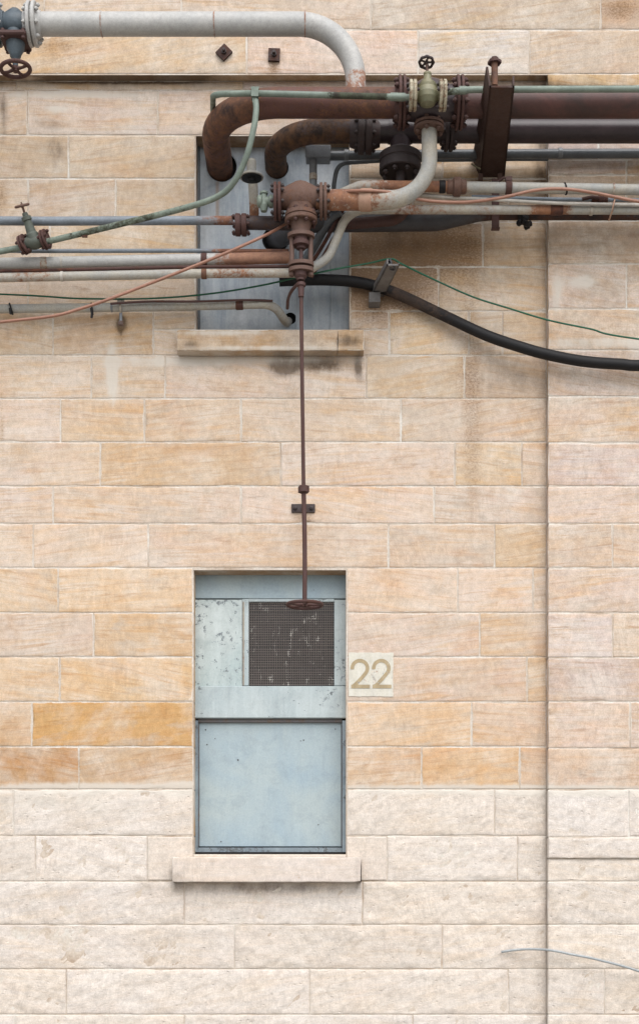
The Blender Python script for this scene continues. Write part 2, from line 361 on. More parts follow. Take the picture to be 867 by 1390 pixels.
def single(name, mb, mat, label, cat, group=None):
    lo = Vector((sum(v.x for v in mb.v)/len(mb.v), sum(v.y for v in mb.v)/len(mb.v), min(v.z for v in mb.v)))
    o = make_obj(name, mb, mat, None, lo); o['label'] = label; o['category'] = cat
    if group: o['group'] = group
    return o

# ------------------------------------------------------------------ paths
def fillet(pts, rad, n=9):
    """pts world vectors; rad list of corner radii for inner points"""
    out = [pts[0]]
    for i in range(1, len(pts)-1):
        r = rad if isinstance(rad, (int, float)) else rad[i-1]
        a, b, c = pts[i-1], pts[i], pts[i+1]
        d1 = (a-b); d2 = (c-b); l1, l2 = d1.length, d2.length; d1.normalize(); d2.normalize()
        ang = d1.angle(d2)
        t = min(r/math.tan(ang/2), l1*.49 if i > 1 else l1*.95, l2*.49 if i < len(pts)-2 else l2*.95) if ang < 3.13 else 0
        if t <= 1e-4: out.append(b); continue
        p, q = b+d1*t, b+d2*t
        rr = t*math.tan(ang/2); cen = b + (d1+d2).normalized()*(rr/math.sin(ang/2))
        v1, v2 = p-cen, q-cen; th = v1.angle(v2)
        for k in range(n+1):
            f = k/n
            out.append(cen + (v1*math.sin((1-f)*th) + v2*math.sin(f*th))/math.sin(th))
    out.append(pts[-1]); return out
def dense(pts, step=.06):
    out = [pts[0]]
    for a, b in zip(pts, pts[1:]):
        n = max(1, int((b-a).length/step))
        for k in range(1, n+1): out.append(a.lerp(b, k/n))
    return out
def spline(pts, n=10):
    out = []
    for i in range(len(pts)-1):
        p0 = pts[max(i-1,0)]; p1 = pts[i]; p2 = pts[i+1]; p3 = pts[min(i+2, len(pts)-1)]
        for k in range(n):
            t = k/n
            out.append(.5*((2*p1)+(p2-p0)*t+(2*p0-5*p1+4*p2-p3)*t*t+(3*p1-p0-3*p2+p3)*t**3))
    out.append(pts[-1]); return out
def rust_by_x(pts, keys):
    """keys: (photo x, rust value) evaluated at each point"""
    out = []
    for p in pts:
        px = CX + p.x*S*D/(D+p.y)
        v = keys[0][1]
        for (a, va), (b, vb) in zip(keys, keys[1:]):
            if px >= a: v = va + (vb-va)*min(1, (px-a)/max(1e-6, b-a))
        out.append(v)
    return out
def jitter(pts, a):
    return [p + Vector((0, noise.noise(p*1.7)*a, noise.noise(p*1.7+Vector((9,3,1)))*a)) for p in pts]

# ------------------------------------------------------------------ fittings
def bolts_mesh(c, ax, Rb, n, br, ln_, ph=0.0):
    """list of MB, one bolt each (hex head and nut with shank ends)"""
    ax = Vector(ax).normalized(); u = ax.orthogonal().normalized(); w = ax.cross(u); out = []
    for k in range(n):
        a = 2*math.pi*(k+.5)/n + ph
        p = Vector(c) + (u*math.cos(a)+w*math.sin(a))*Rb
        mb = MB()
        mb.lathe(p, ax, ((-ln_/2, br*.55), (-ln_/2+br*.5, br*.55), (-ln_/2+br*.5, br), (-ln_/2+br*1.4, br)), 6)
        mb.lathe(p, ax, ((-ln_/2+br*1.4, br*.5), (ln_/2-br*1.4, br*.5)), 6)
        mb.lathe(p, ax, ((ln_/2-br*1.4, br), (ln_/2-br*.5, br), (ln_/2-br*.5, br*.55), (ln_/2, br*.55)), 6)
        out.append(mb)
    return out
def flange_pair(parent, c, ax, Rf, t, gap, mat, boltmat, n=8, br=None, name='flange', rust=.4, neck=None):
    mb = MB(); e = t*.18
    mb.lathe(c, ax, ((-t-gap/2, Rf*.96), (-t-gap/2+e, Rf), (-gap/2-e, Rf), (-gap/2, Rf*.97)), 30, rust)
    mb.lathe(c, ax, ((-gap/2, Rf*.82), (gap/2, Rf*.82)), 30, rust)
    mb.lathe(c, ax, ((gap/2, Rf*.97), (gap/2+e, Rf), (t+gap/2-e, Rf), (t+gap/2, Rf*.96)), 30, rust)
    if neck:
        mb.lathe(c, ax, ((-t-gap/2-t*1.2, neck*1.04), (-t-gap/2, neck*1.28)), 24, rust, False)
        mb.lathe(c, ax, ((t+gap/2, neck*1.28), (t+gap/2+t*1.2, neck*1.04)), 24, rust, False)
    f = make_obj(name, mb, mat, parent)
    br = br or Rf*.1
    for b in bolts_mesh(c, ax, Rf*.80, n, br, 2*t+gap+br*3.4): make_obj('bolt', b, boltmat, f)
    return f
def handwheel(parent, c, ax, Rw, rw, spokes, mat, wob=0, lobes=0, name='handwheel', rust=.4):
    mb = MB(); ax = Vector(ax).normalized(); u = ax.orthogonal().normalized(); w = ax.cross(u); c = Vector(c)
    mb.torus(c, ax, Rw, rw, 48, 10, rust, wob, lobes)
    for k in range(spokes):
        a = 2*math.pi*(k+.25)/spokes
        d = u*math.cos(a)+w*math.sin(a)
        mb.tube([c+d*Rw*.12, c+d*Rw*.55-ax*rw*.3, c+d*Rw*.98], [rw*.95, rw*.7, rw*.8], 8, rust)
    mb.lathe(c, ax, ((-rw*1.6, Rw*.14), (-rw*1.3, Rw*.2), (rw*1.3, Rw*.2), (rw*1.6, Rw*.14)), 16, rust)
    mb.lathe(c, ax, ((rw*1.6, Rw*.1), (rw*2.6, Rw*.1)), 6, rust)
    return make_obj(name, mb, mat, parent)
def band(parent, c, ax, r, wdt, mat, name='band', rust=.3):
    mb = MB(); mb.lathe(c, ax, ((-wdt/2, r*.93), (-wdt/2+wdt*.12, r), (wdt/2-wdt*.12, r), (wdt/2, r*.93)), 20, rust)
    return make_obj(name, mb, mat, parent)

# ================================================================== THE BUILDING
B0 = Vector((0, 0, 0))
bld = thing('stone_building', 'sandstone block wall with blue-grey shuttered window below and boarded window above', 'building', B0)

ANCH = [((60,150),(207,184,160)),((150,210),(203,179,153)),((120,270),(199,173,146)),((130,330),(201,173,143)),((100,450),(204,176,146)),
 ((60,510),(214,186,156)),((200,510),(216,190,160)),((60,570),(222,198,172)),((250,570),(222,190,152)),((50,630),(216,190,162)),((260,630),(217,180,138)),
 ((450,570),(220,192,163)),((500,630),(222,192,160)),((100,740),(220,194,168)),((300,740),(224,190,150)),((450,740),(224,190,155)),((600,740),(218,186,150)),
 ((600,680),(218,188,156)),((620,570),(206,178,148)),((690,510),(196,166,136)),((560,510),(208,180,148)),((600,450),(220,192,160)),((560,340),(196,164,134)),  # stones behind the pipes lightened to offset the pipes' shade
 ((700,340),(208,180,152)),((700,390),(220,194,166)),((800,330),(186,160,136)),((800,390),(202,174,150)),((800,450),(208,180,157)),((800,570),(214,188,165)),
 ((800,690),(216,186,162)),((800,800),(218,190,168)),((800,860),(212,184,160)),((800,980),(212,180,150)),((800,1045),(206,170,138)),((550,800),(224,190,158)),
 ((550,860),(226,194,162)),((600,920),(226,194,165)),((550,985),(214,178,146)),((690,985),(208,175,142)),((510,1045),(222,180,128)),((640,1045),(214,172,130)),
 ((40,800),(214,180,146)),((170,800),(220,186,150)),((60,860),(218,190,162)),((190,860),(214,175,128)),((40,920),(216,184,150)),((170,920),(218,178,130)),
 ((20,985),(206,165,118)),((150,985),(206,158,98)),((50,1045),(200,150,92)),((180,1045),(208,170,130)),((150,70),(222,190,150)),((450,70),(222,186,155)),
 ((640,70),(208,202,195)),((790,80),(215,185,140)),((150,8),(194,172,149)),((370,15),(202,176,149)),((650,15),(196,180,164)),((840,15),(198,166,136)),
 ((800,220),(196,166,142)),((600,220),(204,176,148)),((690,220),(200,172,146))]
def block_col(x, y):
    if y > 1072:
        b = random.uniform(-4, 4); w = random.random()*.5
        return alb((241+b-2*w, 232+b-7*w, 224+b-16*w))
    sw = 0; a = [0,0,0]
    for (ax_, ay_), c in ANCH:
        w = math.exp(-((x-ax_)**2*.7+(y-ay_)**2*2.2)/(2*42**2))+1e-9
        sw += w
        for i in range(3): a[i] += c[i]*w
    j = random.uniform(-7, 6); q = random.choice((-3, -1.5, 0, 1.5, 3, 4.5)) if y < 1072 else 0
    a = [v/sw for v in a]; sw = 1; sat = (a[0]-a[2])/a[0]; k = .52 if sat < .32 else max(.25, .52-(sat-.32)*1.6)
    if x > 743: a = [a[0], a[1]+3, a[2]+9]
    a = [v+k*(p-v) for v, p in zip(a, (246,235,226))]
    return alb((a[0]/sw+j, a[1]/sw+j-q*.6, a[2]/sw+j-q*2.2))
# stains and painted sill shade: (x, y, sx, sy, channel, amount)   0 rust, 1 dark (soil, and shade painted under the lower sill), 2 white bloom
ST = [(540,325,75,28,0,.75),(600,345,60,30,0,.5),(530,390,50,22,0,.55),(640,500,12,130,0,.30),(642,600,14,90,0,.30),(690,510,45,22,1,.30),(600,510,40,20,0,.3),(570,430,60,30,0,.25),(500,380,30,40,0,.55),(560,300,80,10,1,.5),
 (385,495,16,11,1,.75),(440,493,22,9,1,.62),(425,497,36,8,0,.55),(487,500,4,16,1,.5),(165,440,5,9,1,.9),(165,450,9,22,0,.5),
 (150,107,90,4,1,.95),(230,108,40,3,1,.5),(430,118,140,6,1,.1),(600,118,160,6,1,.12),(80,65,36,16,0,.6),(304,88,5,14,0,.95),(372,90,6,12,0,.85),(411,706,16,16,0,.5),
 (152,510,6,32,2,.85),(222,492,60,5,2,.45),(330,488,130,5,2,.5),(75,198,18,12,1,.22),(70,168,16,6,1,.3),(75,215,10,25,1,.25),(200,225,30,8,1,.2),
 (80,148,14,4,2,.7),(100,128,70,4,2,.8),(740,430,8,380,1,.12),(722,880,14,180,1,.1),(790,382,14,6,2,.9),(755,395,6,24,2,.6),(800,330,60,16,1,.2),(540,330,60,18,1,.25),  # tall narrow entries darken the bay beside the pilaster
 (715,345,30,30,1,.12),(840,12,26,14,0,.8),(130,1045,10,20,1,.1),(120,1070,110,4,2,.9),(600,1072,150,5,2,.8),(800,1075,80,6,2,.6),(250,1072,20,8,2,.8),
 (360,1206,130,8,1,.35),(80,1090,110,16,2,.4),(640,880,30,200,0,.12),(0,265,10,25,0,.6),(4,150,5,40,1,.5),(2,590,4,60,0,.5),(660,255,60,24,1,.3),(520,340,40,60,0,.4),  # first entry here: soft shadow of the lower sill, painted in
 (770,115,60,8,1,.3),(729,105,14,4,0,.9),(870,470,14,10,2,.6),(370,472,100,3,2,.55),(300,452,60,3,2,.6),(472,462,14,8,1,.5),(258,468,16,6,1,.4),(400,462,40,6,1,.25),(240,1190,10,8,1,.3),(485,1180,8,14,1,.25),(800,465,60,5,2,.6),(735,210,10,60,1,.3)]
def stain_shade_at(x, y):
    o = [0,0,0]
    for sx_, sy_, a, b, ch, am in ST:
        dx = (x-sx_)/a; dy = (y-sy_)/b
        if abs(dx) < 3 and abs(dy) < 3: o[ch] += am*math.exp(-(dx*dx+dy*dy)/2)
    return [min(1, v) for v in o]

class Stone:
    def __init__(s): s.v=[]; s.f=[]; s.c=[]; s.sd=[]; s.st=[]; s.e=[]
    def grid(s, X, Z, yf, col, seed, pxf, edges, jit=True, rough=0, depth=.014):
        """one stone: X,Z world coordinates lists; edges: skirt on 4 sides"""
        nx, nz = len(X), len(Z); o = len(s.v)
        x0, x1, z0, z1 = X[0], X[-1], Z[0], Z[-1]
        sv = Vector((seed[0]*31, seed[1]*17, seed[2]*23))
        for j in range(nz):
            for i in range(nx):
                x, z = X[i], Z[j]; y = yf
                ed = min(x-x0, x1-x, z-z0, z1-z)
                if jit and ed < .012:
                    n1 = noise.noise(Vector((x*14, z*14, seed[0]*50))); n2 = noise.noise(Vector((x*14, z*14, seed[1]*50+7)))
                    chip = max(0, noise.noise(Vector((x*5, z*5, seed[2]*40)))-.25)*.014
                    if i == 0: x += n1*.0032+.0005+chip
                    if i == nx-1: x -= n1*.0032+.0005+chip
                    if j == 0: z += n2*.0032+.0005+chip
                    if j == nz-1: z -= n2*.0032+.0005+chip
                    if ed < .001: y += .0013
                if rough:
                    q = Vector((x, 0, z)) + sv
                    h = noise.fractal(q*6, 1.0, 2.1, 4)*.010 + noise.fractal(Vector((q.x*10+q.z*8, 1, (q.z-q.x)*26)), .9, 2, 3)*.0045
                    y -= (h+.004)*rough*min(1, ed/.03)
                else:
                    y -= noise.noise(Vector((x*2.5, z*2.5, seed[0]*9)))*.0006
                s.v.append((x, y, z)); s.c.append((*col, 1)); s.sd.append((*seed, 1))
                px, py = pxf(x, z); s.st.append((*stain_shade_at(px, py), 1)); s.e.append(ed)
        for j in range(nz-1):
            for i in range(nx-1):
                a = o+j*nx+i; s.f.append((a, a+1, a+nx+1, a+nx))
        # skirt back into the joint
        ring = [o+i for i in range(nx)] + [o+j*nx+nx-1 for j in range(1, nz)] + [o+(nz-1)*nx+i for i in range(nx-2, -1, -1)] + [o+j*nx for j in range(nz-2, 0, -1)]
        b = len(s.v)
        for k in ring:
            x, y, z = s.v[k]; s.v.append((x, yf+depth, z)); s.c.append(s.c[k]); s.sd.append(s.sd[k]); s.st.append(s.st[k]); s.e.append(0.03)
        n = len(ring)
        for k in range(n):
            s.f.append((ring[k], b+k, b+(k+1)%n, ring[(k+1)%n]))
    def quad(s, pts, col, seed, pxf):
        o = len(s.v)
        for p in pts:
            s.v.append(tuple(p)); s.c.append((*col,1)); s.sd.append((*seed,1)); px, py = pxf(p[0], p[2]); s.st.append((*stain_shade_at(px,py),1)); s.e.append(.05)
        s.f.append((o,o+1,o+2,o+3))
    def build(s, name, mat, parent=None):
        me = bpy.data.meshes.new(name); me.from_pydata(s.v, [], s.f)
        for nm, dat in (('Col', s.c), ('Seed', s.sd), ('StainShade', s.st)):
            a = me.attributes.new(nm, 'FLOAT_COLOR', 'POINT'); a.data.foreach_set('color', [q for t in dat for q in t])
        a = me.attributes.new('edge', 'FLOAT', 'POINT'); a.data.foreach_set('value', s.e)
        me.polygons.foreach_set('use_smooth', [True]*len(s.f)); me.materials.append(mat); me.update()
        o = bpy.data.objects.new(name, me); C.objects.link(o)
        if parent is not None: o.parent = parent
        o['_b'] = (0,0,0)
        return o
def gl(a, b, step):
    n = max(2, int(round((b-a)/step)))
    g = [a + (b-a)*k/n for k in range(n+1)]
    e = min(.007, (b-a)*.1)
    return [a, a+e] + g[1:-1] + [b-e, b]
def px_of(d):
    k = (D-d)/D/S
    return lambda x, z: (CX + x/k, CY - (z-EYE)/k)
def lay(st, x0, x1, y0, y1, d, rough=0, step=.03, gap=.78, col=None, seedt=None, jit=True, proud=0):
    """lay a stone between photo pixels on the plane at depth d"""
    a = P(x0+gap, y1-gap, d); b = P(x1-gap, y0+gap, d)
    cx, cy = (x0+x1)/2, (y0+y1)/2
    seed = [random.random(), random.random(), random.random()]
    if seedt is not None: seed[2] = seedt
    c = col if col is not None else block_col(cx, cy)
    st.grid(gl(a.x, b.x, step), gl(a.z, b.z, step), -d-proud, c, seed, px_of(d), None, jit, rough, depth=.014+proud)

# rows of the recessed bay: (top, bottom, joints)
ROWS = [(109,122,[22,330]),(122,183,[37,214,420,610]),(183,242,[93,600]),(242,301,[38,157,560,690]),(301,362,[67,655]),(362,422,[38,595]),
 (422,482,[72,208,528,636,682]),(482,541,[124,224,497,630]),(541,600,[82,196,327,544]),(600,660,[136,381,617,708]),(660,711,[72,327,589]),
 (711,771,[45,201,527,671]),(771,832,[79,621,723]),(832,892,[127,651]),(892,953,[81,715]),(953,1014,[43,640]),(1014,1072,[107,572,705]),
 (1072,1135,[18,671]),(1135,1197,[48,200,525,702]),(1197,1256,[250,492]),(1256,1316,[318,600]),(1316,1378,[90,420,690]),(1378,1440,[20,250,560]),(1440,1500,[120,380,640]),(1500,1560,[40,300,520])]
OPEN = [(265,475,183,447),(262,470.5,773,1160)]           # window openings
wall = Stone(); rock = Stone()
XL, XR = -560, 1500
for (t, b, js) in ROWS:
    xs = [XL] + [XL+120+int(125*k)+random.randint(-20,20) for k in range(4)] + js + [742]
    for x0, x1 in zip(xs, xs[1:]):
        segs = [(x0, x1, t, b)]
        for (ox0, ox1, oy0, oy1) in OPEN:
            ns_ = []
            for (a0, a1, ty, by) in segs:
                if a1 <= ox0 or a0 >= ox1 or by <= oy0+1 or ty >= oy1-1: ns_.append((a0, a1, ty, by)); continue
                if by > oy1+4: ns_.append((a0, a1, oy1, by)) if ty >= oy0 else None
                if by <= oy1+4 or ty < oy1:
                    bb = min(by, oy1) if by > oy1+4 else by
                    if a0 < ox0: ns_.append((a0, ox0, ty, bb))
                    if a1 > ox1: ns_.append((ox1, a1, ty, bb))
                    if ty < oy0-1: ns_.append((max(a0,ox0), min(a1,ox1), ty, oy0))
            segs = ns_
        for (a0, a1, ty, by) in segs:
            if a1-a0 < 3 or by-ty < 3: continue
            far = a1 < -40
            if t >= 1135 and t < 1197 and 199 <= a0 and a1 <= 526: continue      # smooth sill stones laid below
            if t >= 1072: lay(rock, a0, a1, ty, by, 0, 1, .013 if not far else .06, gap=.5)
            else: lay(wall, a0, a1, ty, by, 0, 0, .03 if not far else .1)
# smooth replacement stones either side of the lower sill
cut = Stone()
lay(cut, 200, 262, 1136, 1196, 0, 0, .03, col=alb((240,228,216)), seedt=.5, jit=False, proud=.004)
lay(cut, 470, 525, 1136, 1196, 0, 0, .03, col=alb((240,228,216)), seedt=.5, jit=False, proud=.004)
lay(cut, 262, 470, 1160, 1196, 0, 0, .03, col=alb((240,228,216)), seedt=.5, jit=False)
# reveals of the two openings (built stone returning into the wall)
def reveal(ox0, ox1, oy0, oy1, ys):
    a = P(ox0+.9, oy1, 0); b = P(ox1-.9, oy0+.9, 0)
    c = alb((196,170,144)); dp = .24; nY = 6
    yy = [0.006 + dp*k/nY for k in range(nY+1)]
    zz = [P(0, y, 0).z for y in ys]
    for z0, z1 in zip(zz, zz[1:]):
        sd = [random.random() for _ in range(3)]; q = block_col(ox0-40, CY-(z0-EYE)*S)
        for X in (a.x, b.x):
            z0b, z1b = min(z0, z1)+.003, max(z0, z1)-.003
            for k in range(nY):
                wall.quad([(X,yy[k],z0b),(X,yy[k+1],z0b),(X,yy[k+1],z1b),(X,yy[k],z1b)], q, sd, px_of(0))
    sd = [random.random() for _ in range(3)]
    for k in range(nY):
        wall.quad([(a.x,yy[k],b.z),(b.x,yy[k],b.z),(b.x,yy[k+1],b.z),(a.x,yy[k+1],b.z)], c, sd, px_of(0))
reveal(*OPEN[0], [183,242,301,362,422,447]); reveal(*OPEN[1], [773,832,892,953,1014,1072,1135,1160])
w_o = wall.build('wall', M['stone'], bld); r_o = rock.build('base_course', M['rock'], bld)
cut.build('sill_stones', M['smooth'], bld)['label'] = 'clean cut pale stones let into the base beside the sill'
r_o['label'] = 'pale rough pick-dressed stone courses'

# mortar bed behind the joints, with the openings left free
def sheet(name, rects, y, mat, parent):
    mb = MB()
    for (x0, x1, z0, z1) in rects: mb.add([(x0,y,z0),(x1,y,z0),(x1,y,z1),(x0,y,z1)], [(0,1,2,3)], .3, False)
    return make_obj(name, mb, mat, parent)
def W(px, py, d=0): p = P(px, py, d); return p.x, p.z
xl, zt = W(XL, 109); xr, zb = W(743, 1560)
o1x0, o1z1 = W(265.9, 183.9); o1x1, o1z0 = W(474.1, 447); o2x0, o2z1 = W(262.9, 773.9); o2x1, o2z0 = W(469.6, 1160)
sheet('mortar_joints', [(xl, xr, o1z1, zt+.01), (xl, o1x0, o1z0, o1z1), (o1x1, xr, o1z0, o1z1), (xl, xr, o2z1, o1z0), (xl, o2x0, o2z0, o2z1), (o2x1, xr, o2z0, o2z1), (xl, xr, 0, o2z0)], .0021, M['mortar'], bld)
# solid core behind, so that no light leaks through the wall
mbk = MB()
q_ = .008
for (x0, x1, z0, z1) in [(xl, 6, o1z1+q_, 9.9), (xl, o1x0-q_, o1z0-q_, o1z1+q_), (o1x1+q_, 6, o1z0-q_, o1z1+q_), (xl, 6, o2z1+q_, o1z0-q_), (xl, o2x0-q_, o2z0-q_, o2z1+q_), (o2x1+q_, 6, o2z0-q_, o2z1+q_), (xl, 6, 0, o2z0-q_)]:
    mbk.box(((x0+x1)/2, .25+.015, (z0+z1)/2), (x1-x0, .44, z1-z0))
make_obj('wall_core', mbk, M['mortar'], bld)

# pilaster to the right and the string course above: both stand 80 mm proud
DP = .08
pil = Stone(); pilr = Stone()
PR = [(116,184,[]),(184,216,[812]),(216,237,[850]),(237,299,[850]),(299,358,[]),(358,419,[850]),(419,475,[]),(475,538,[]),(538,601,[]),(601,660,[]),
 (660,711,[]),(711,771,[831]),(771,832,[]),(832,893,[831]),(893,953,[]),(953,1016,[855]),(1016,1072,[]),(1072,1137,[853]),(1137,1166,[]),(1166,1197,[]),(1197,1256,[900]),
 (1256,1316,[]),(1316,1378,[820]),(1378,1440,[]),(1440,1500,[850]),(1500,1562,[])]
PX0 = 743
for (t, b, js) in PR:
    nxt = 905+random.randint(0, 60)
    xs = [PX0] + js + [max(nxt, (js or [0])[-1]+60), 1080+random.randint(-30,30), 1250, 1370, 1500]
    for x0, x1 in zip(xs, xs[1:]):
        far = x0 > 900
        st_, rg = (pilr, .9) if t >= 1072 else (pil, 0)
        pr = .018 if t == 1137 else 0
        lay(st_, x0 if x0 != PX0 else x0+0, x1, t, b, DP, rg, (.013 if rg else .03) if not far else .09, gap=.5 if rg else .8, proud=pr)
    # return face into the bay
    a = P(PX0+1.1, b-1, DP); c = P(PX0+1.1, t+1, DP); sd = [random.random() for _ in range(3)]; q = block_col(PX0+20, (t+b)/2)
    for k in range(3):
        y0 = -DP+.004 + (DP-.004)*k/3; y1 = -DP+.004 + (DP-.004)*(k+1)/3
        st_.quad([(a.x,y0,a.z),(a.x,y1,a.z),(a.x,y1,c.z),(a.x,y0,c.z)], q, sd, px_of(DP))
pil.build('pilaster', M['stone'], bld); pilr.build('pilaster_base', M['rock'], bld)
strg = Stone()
TOPR = [(40,100,[335,567,718]),(-22,40,[60,246,503,815]),(-84,-22,[120,330,640,800]),(-146,-84,[40,280,520,760]),(-208,-146,[140,400,610]),(-270,-208,[30,260,500,700]),(-330,-270,[150,420,680])]
for (t, b, js) in TOPR:
    xs = [XL, -420, -300, -170] + js + [940+random.randint(-20,20), 1090, 1250, 1500]
    for x0, x1 in zip(xs, xs[1:]):
        bb = 116 if (b == 100 and x0 >= 743) else b
        if b == 100 and x0 == 718:
            lay(strg, 718, x1, 40, 100, DP, 0, .03)
            lay(strg, 743, x1, 100, 116, DP, 0, .03, col=alb((214,184,142)), gap=.2)
        else: lay(strg, x0, x1, t, bb, DP, 0, .03 if -40 < x0 < 880 else .1, gap=.8)
# soffit
xs = [XL, 0, 335, 567, 718, PX0]
for x0, x1 in zip(xs, xs[1:]):
    sd = [random.random() for _ in range(3)]; q = alb((222,196,164)) if x0 < 718 else alb((172,132,84))
    nseg = max(1, int((x1-x0)/20))
    for k in range(nseg):
        a = P(x0+(x1-x0)*k/nseg, 100, DP); b = P(x0+(x1-x0)*(k+1)/nseg, 100, DP)
        strg.quad([(a.x,-DP+.003,a.z),(b.x,-DP+.003,b.z),(b.x,0,b.z),(a.x,0,b.z)], q, sd, px_of(0))
strg.build('string_course', M['stone'], bld)
px0 = P(743+1.3, 0, DP).x
z100 = P(0, 101, DP).z; zt2 = P(0, -329, DP).z
sheet('mortar_bed', [(px0, 6, 0, z100), (xl, 6, z100, zt2)], -DP+.0021, M['mortar'], bld)
mbk = MB(); mbk.box(((xl+6)/2, -.035, (z100+.03+9.9)/2), (6-xl, .086, 9.9-z100-.03)); mbk.box(((px0+.004+6)/2, -.035, z100/2), (6-px0-.004, .086, z100))
make_obj('pilaster_core', mbk, M['mortar'], bld)
mbk = MB(); mbk.bbox(xl-.05, 6.05, -.2, .5, 9.3, 9.46, .01); make_obj('coping', mbk, M['mortar'], bld)

# sills
def sill(x0, x1, y0, y1, d, col, joint=None, rough=0):
    st = Stone(); a = P(x0, y1, d); b = P(x1, y0, d)
    parts = [(x0, x1)] if joint is None else [(x0, joint), (joint, x1)]
    for p0, p1 in parts:
        aa = P(p0+.3, y1, d); bb = P(p1-.3, y0, d); sd = [random.random(), random.random(), .5]
        X = gl(aa.x, bb.x, .03); Z = gl(aa.z, bb.z, .02)
        st.grid(X, Z, -d, col, sd, px_of(d), None, True, rough, depth=.01)
        # top and underside
        for zz in (bb.z-.001, aa.z+.001):
            for k in range(len(X)-1):
                st.quad([(X[k],-d+.004,zz),(X[k+1],-d+.004,zz),(X[k+1],.02 if zz < bb.z-.01 else .2,zz),(X[k],.02 if zz < bb.z-.01 else .2,zz)], col, sd, px_of(0))
        for xx in (aa.x+.001, bb.x-.001):
            st.quad([(xx,-d+.004,aa.z),(xx,.02,aa.z),(xx,.02,bb.z),(xx,-d+.004,bb.z)], col, sd, px_of(0))
    return st.build('window_sill', M['stone'] if joint else M['smooth'], bld)
s1 = sill(240, 494, 447.5, 475.5, .10, alb((206,180,150)), 458, .45); s1['label'] = 'weathered brown stone sill'
s2 = sill(233.5, 491, 1164, 1198, .10, alb((240,228,218))); s2['label'] = 'clean cut pale stone sill'

# ---- upper window: sheet-metal board in the opening
yb = .15
def rect(x0, x1, y0, y1, d, thick, bev=.003, rust=.3):
    a = P(x0, y1, d); b = P(x1, y0, d); mb = MB(); mb.bbox(a.x, b.x, -d, -d+thick, a.z, b.z, bev, rust); return mb
def holed_board(x0, x1, y0, y1, d, holes):
    """grid sheet with round-ish holes removed, thickness from a second skin"""
    a = P(x0, y1, d); b = P(x1, y0, d); mb = MB(); n = 150; m_ = int(n*(b.z-a.z)/(b.x-a.x))
    hs = [(P(hx, hy, d), L(hr, d)) for hx, hy, hr in holes]
    idx = {}; vs = []; fs = []; rr = []
    def vid(i, j):
        if (i, j) not in idx:
            x = a.x+(b.x-a.x)*i/n; z = a.z+(b.z-a.z)*j/m_
            for c, r in hs:                                       # snap the nearest ring of vertices to the circle
                q = Vector((x-c.x, 0, z-c.z)); l = q.length
                if r*.82 < l < r*1.18 and l > 0: x = c.x+q.x/l*r if l < r*1.09 else x; z = c.z+q.z/l*r if l < r*1.09 else z
            idx[i, j] = len(vs); bow = .004*math.sin(3*math.pi*i/n)*math.sin(math.pi*j/m_)
            vs.append((x, -d+bow, z))
            px, py = px_of(d)(x, z); v = .1
            v += .9*math.exp(-((px-295)/4)**2)*(1 if 245 < py < 300 else 0) + .5*math.exp(-((px-266)/4)**2)
            rr.append(min(1, v))
        return idx[i, j]
    for i in range(n):
        for j in range(m_):
            x = a.x+(b.x-a.x)*(i+.5)/n; z = a.z+(b.z-a.z)*(j+.5)/m_
            if any(math.hypot(x-c.x, z-c.z) < r*.97 for c, r in hs): continue
            fs.append((vid(i, j), vid(i+1, j), vid(i+1, j+1), vid(i, j+1)))
    mb.add(vs, fs, rr); return mb
HOLES = [(301,226,20),(376,227,15.5),(374,325,18),(394,432,8),(345,293,6)]
bw = make_obj('boarded_window', holed_board(266.5, 477, 196, 449, -.15, HOLES), M['board'], bld)
bw['label'] = 'boarded window closed with a stained grey metal sheet'
vd = rect(266, 476, 184, 449, -.20, .01); make_obj('window_recess', vd, M['void'], bw)
fr = MB()
for r_ in (rect(266, 271.5, 190, 449, -.135, .05), rect(271.5, 476, 186, 201, -.17, .03)): fr.add(r_.v, r_.f, .6, False)
make_obj('window_frame', fr, M['framed'], bw)
sm_ = MB()
for xx in (402, 448):
    a = P(xx, 446, -.145); b = P(xx, 322, -.145); sm_.tube([a, b], .004, 6)
make_obj('sheet_seam', sm_, M['board'], bw)

# ---- lower window
fr = MB()
def addrect(mb, *a, rust=.3, **k): r_ = rect(*a, **k); mb.add(r_.v, r_.f, rust, False)
addrect(fr, 262.5, 268.5, 978, 1162, -.125, .08, rust=.7)      # jambs of the lower half
addrect(fr, 464.5, 470, 978, 1162, -.125, .08, rust=.6)
addrect(fr, 268.5, 464.5, 1151, 1161, -.13, .08, rust=.75)
lw = make_obj('shuttered_window', fr, M['jamb'], bld); lw['label'] = 'window with blue-grey shutter and wire mesh opening'
make_obj('top_panel', rect(262.5, 470, 779, 812.5, -.15, .04, rust=.25), M['paintb'], lw)['label'] = 'blue-grey top board'
gp = MB(); addrect(gp, 262.5, 470, 774, 779.5, -.18, .02); make_obj('gap_strip', gp, M['void'], lw)
make_obj('side_panel', rect(262.5, 328.5, 814, 938.5, -.125, .02, .002, rust=.45), M['paintf'], lw)['label'] = 'flaking pale painted side panel'
fi = MB(); addrect(fi, 328.5, 337.5, 813, 931, -.155, .05, rust=.35); addrect(fi, 337.5, 453.5, 812.8, 817, -.155, .05, rust=.5)
addrect(fi, 453.5, 470, 814, 931, -.15, .05, rust=.4); make_obj('inner_frame', fi, M['paintl'], lw)
make_obj('mid_rail', rect(262.5, 470, 931.5, 975, -.11, .07, .005, rust=.38), M['paintl'], lw)['label'] = 'wide flaking cross rail'
make_obj('lower_panel', rect(270.5, 463, 981, 1149.5, -.165, .02, .002, rust=.12), M['paintb'], lw)['label'] = 'flat blue-grey shutter panel'
tr = MB(); addrect(tr, 268.5, 464.5, 976, 981, -.14, .05, rust=.9)
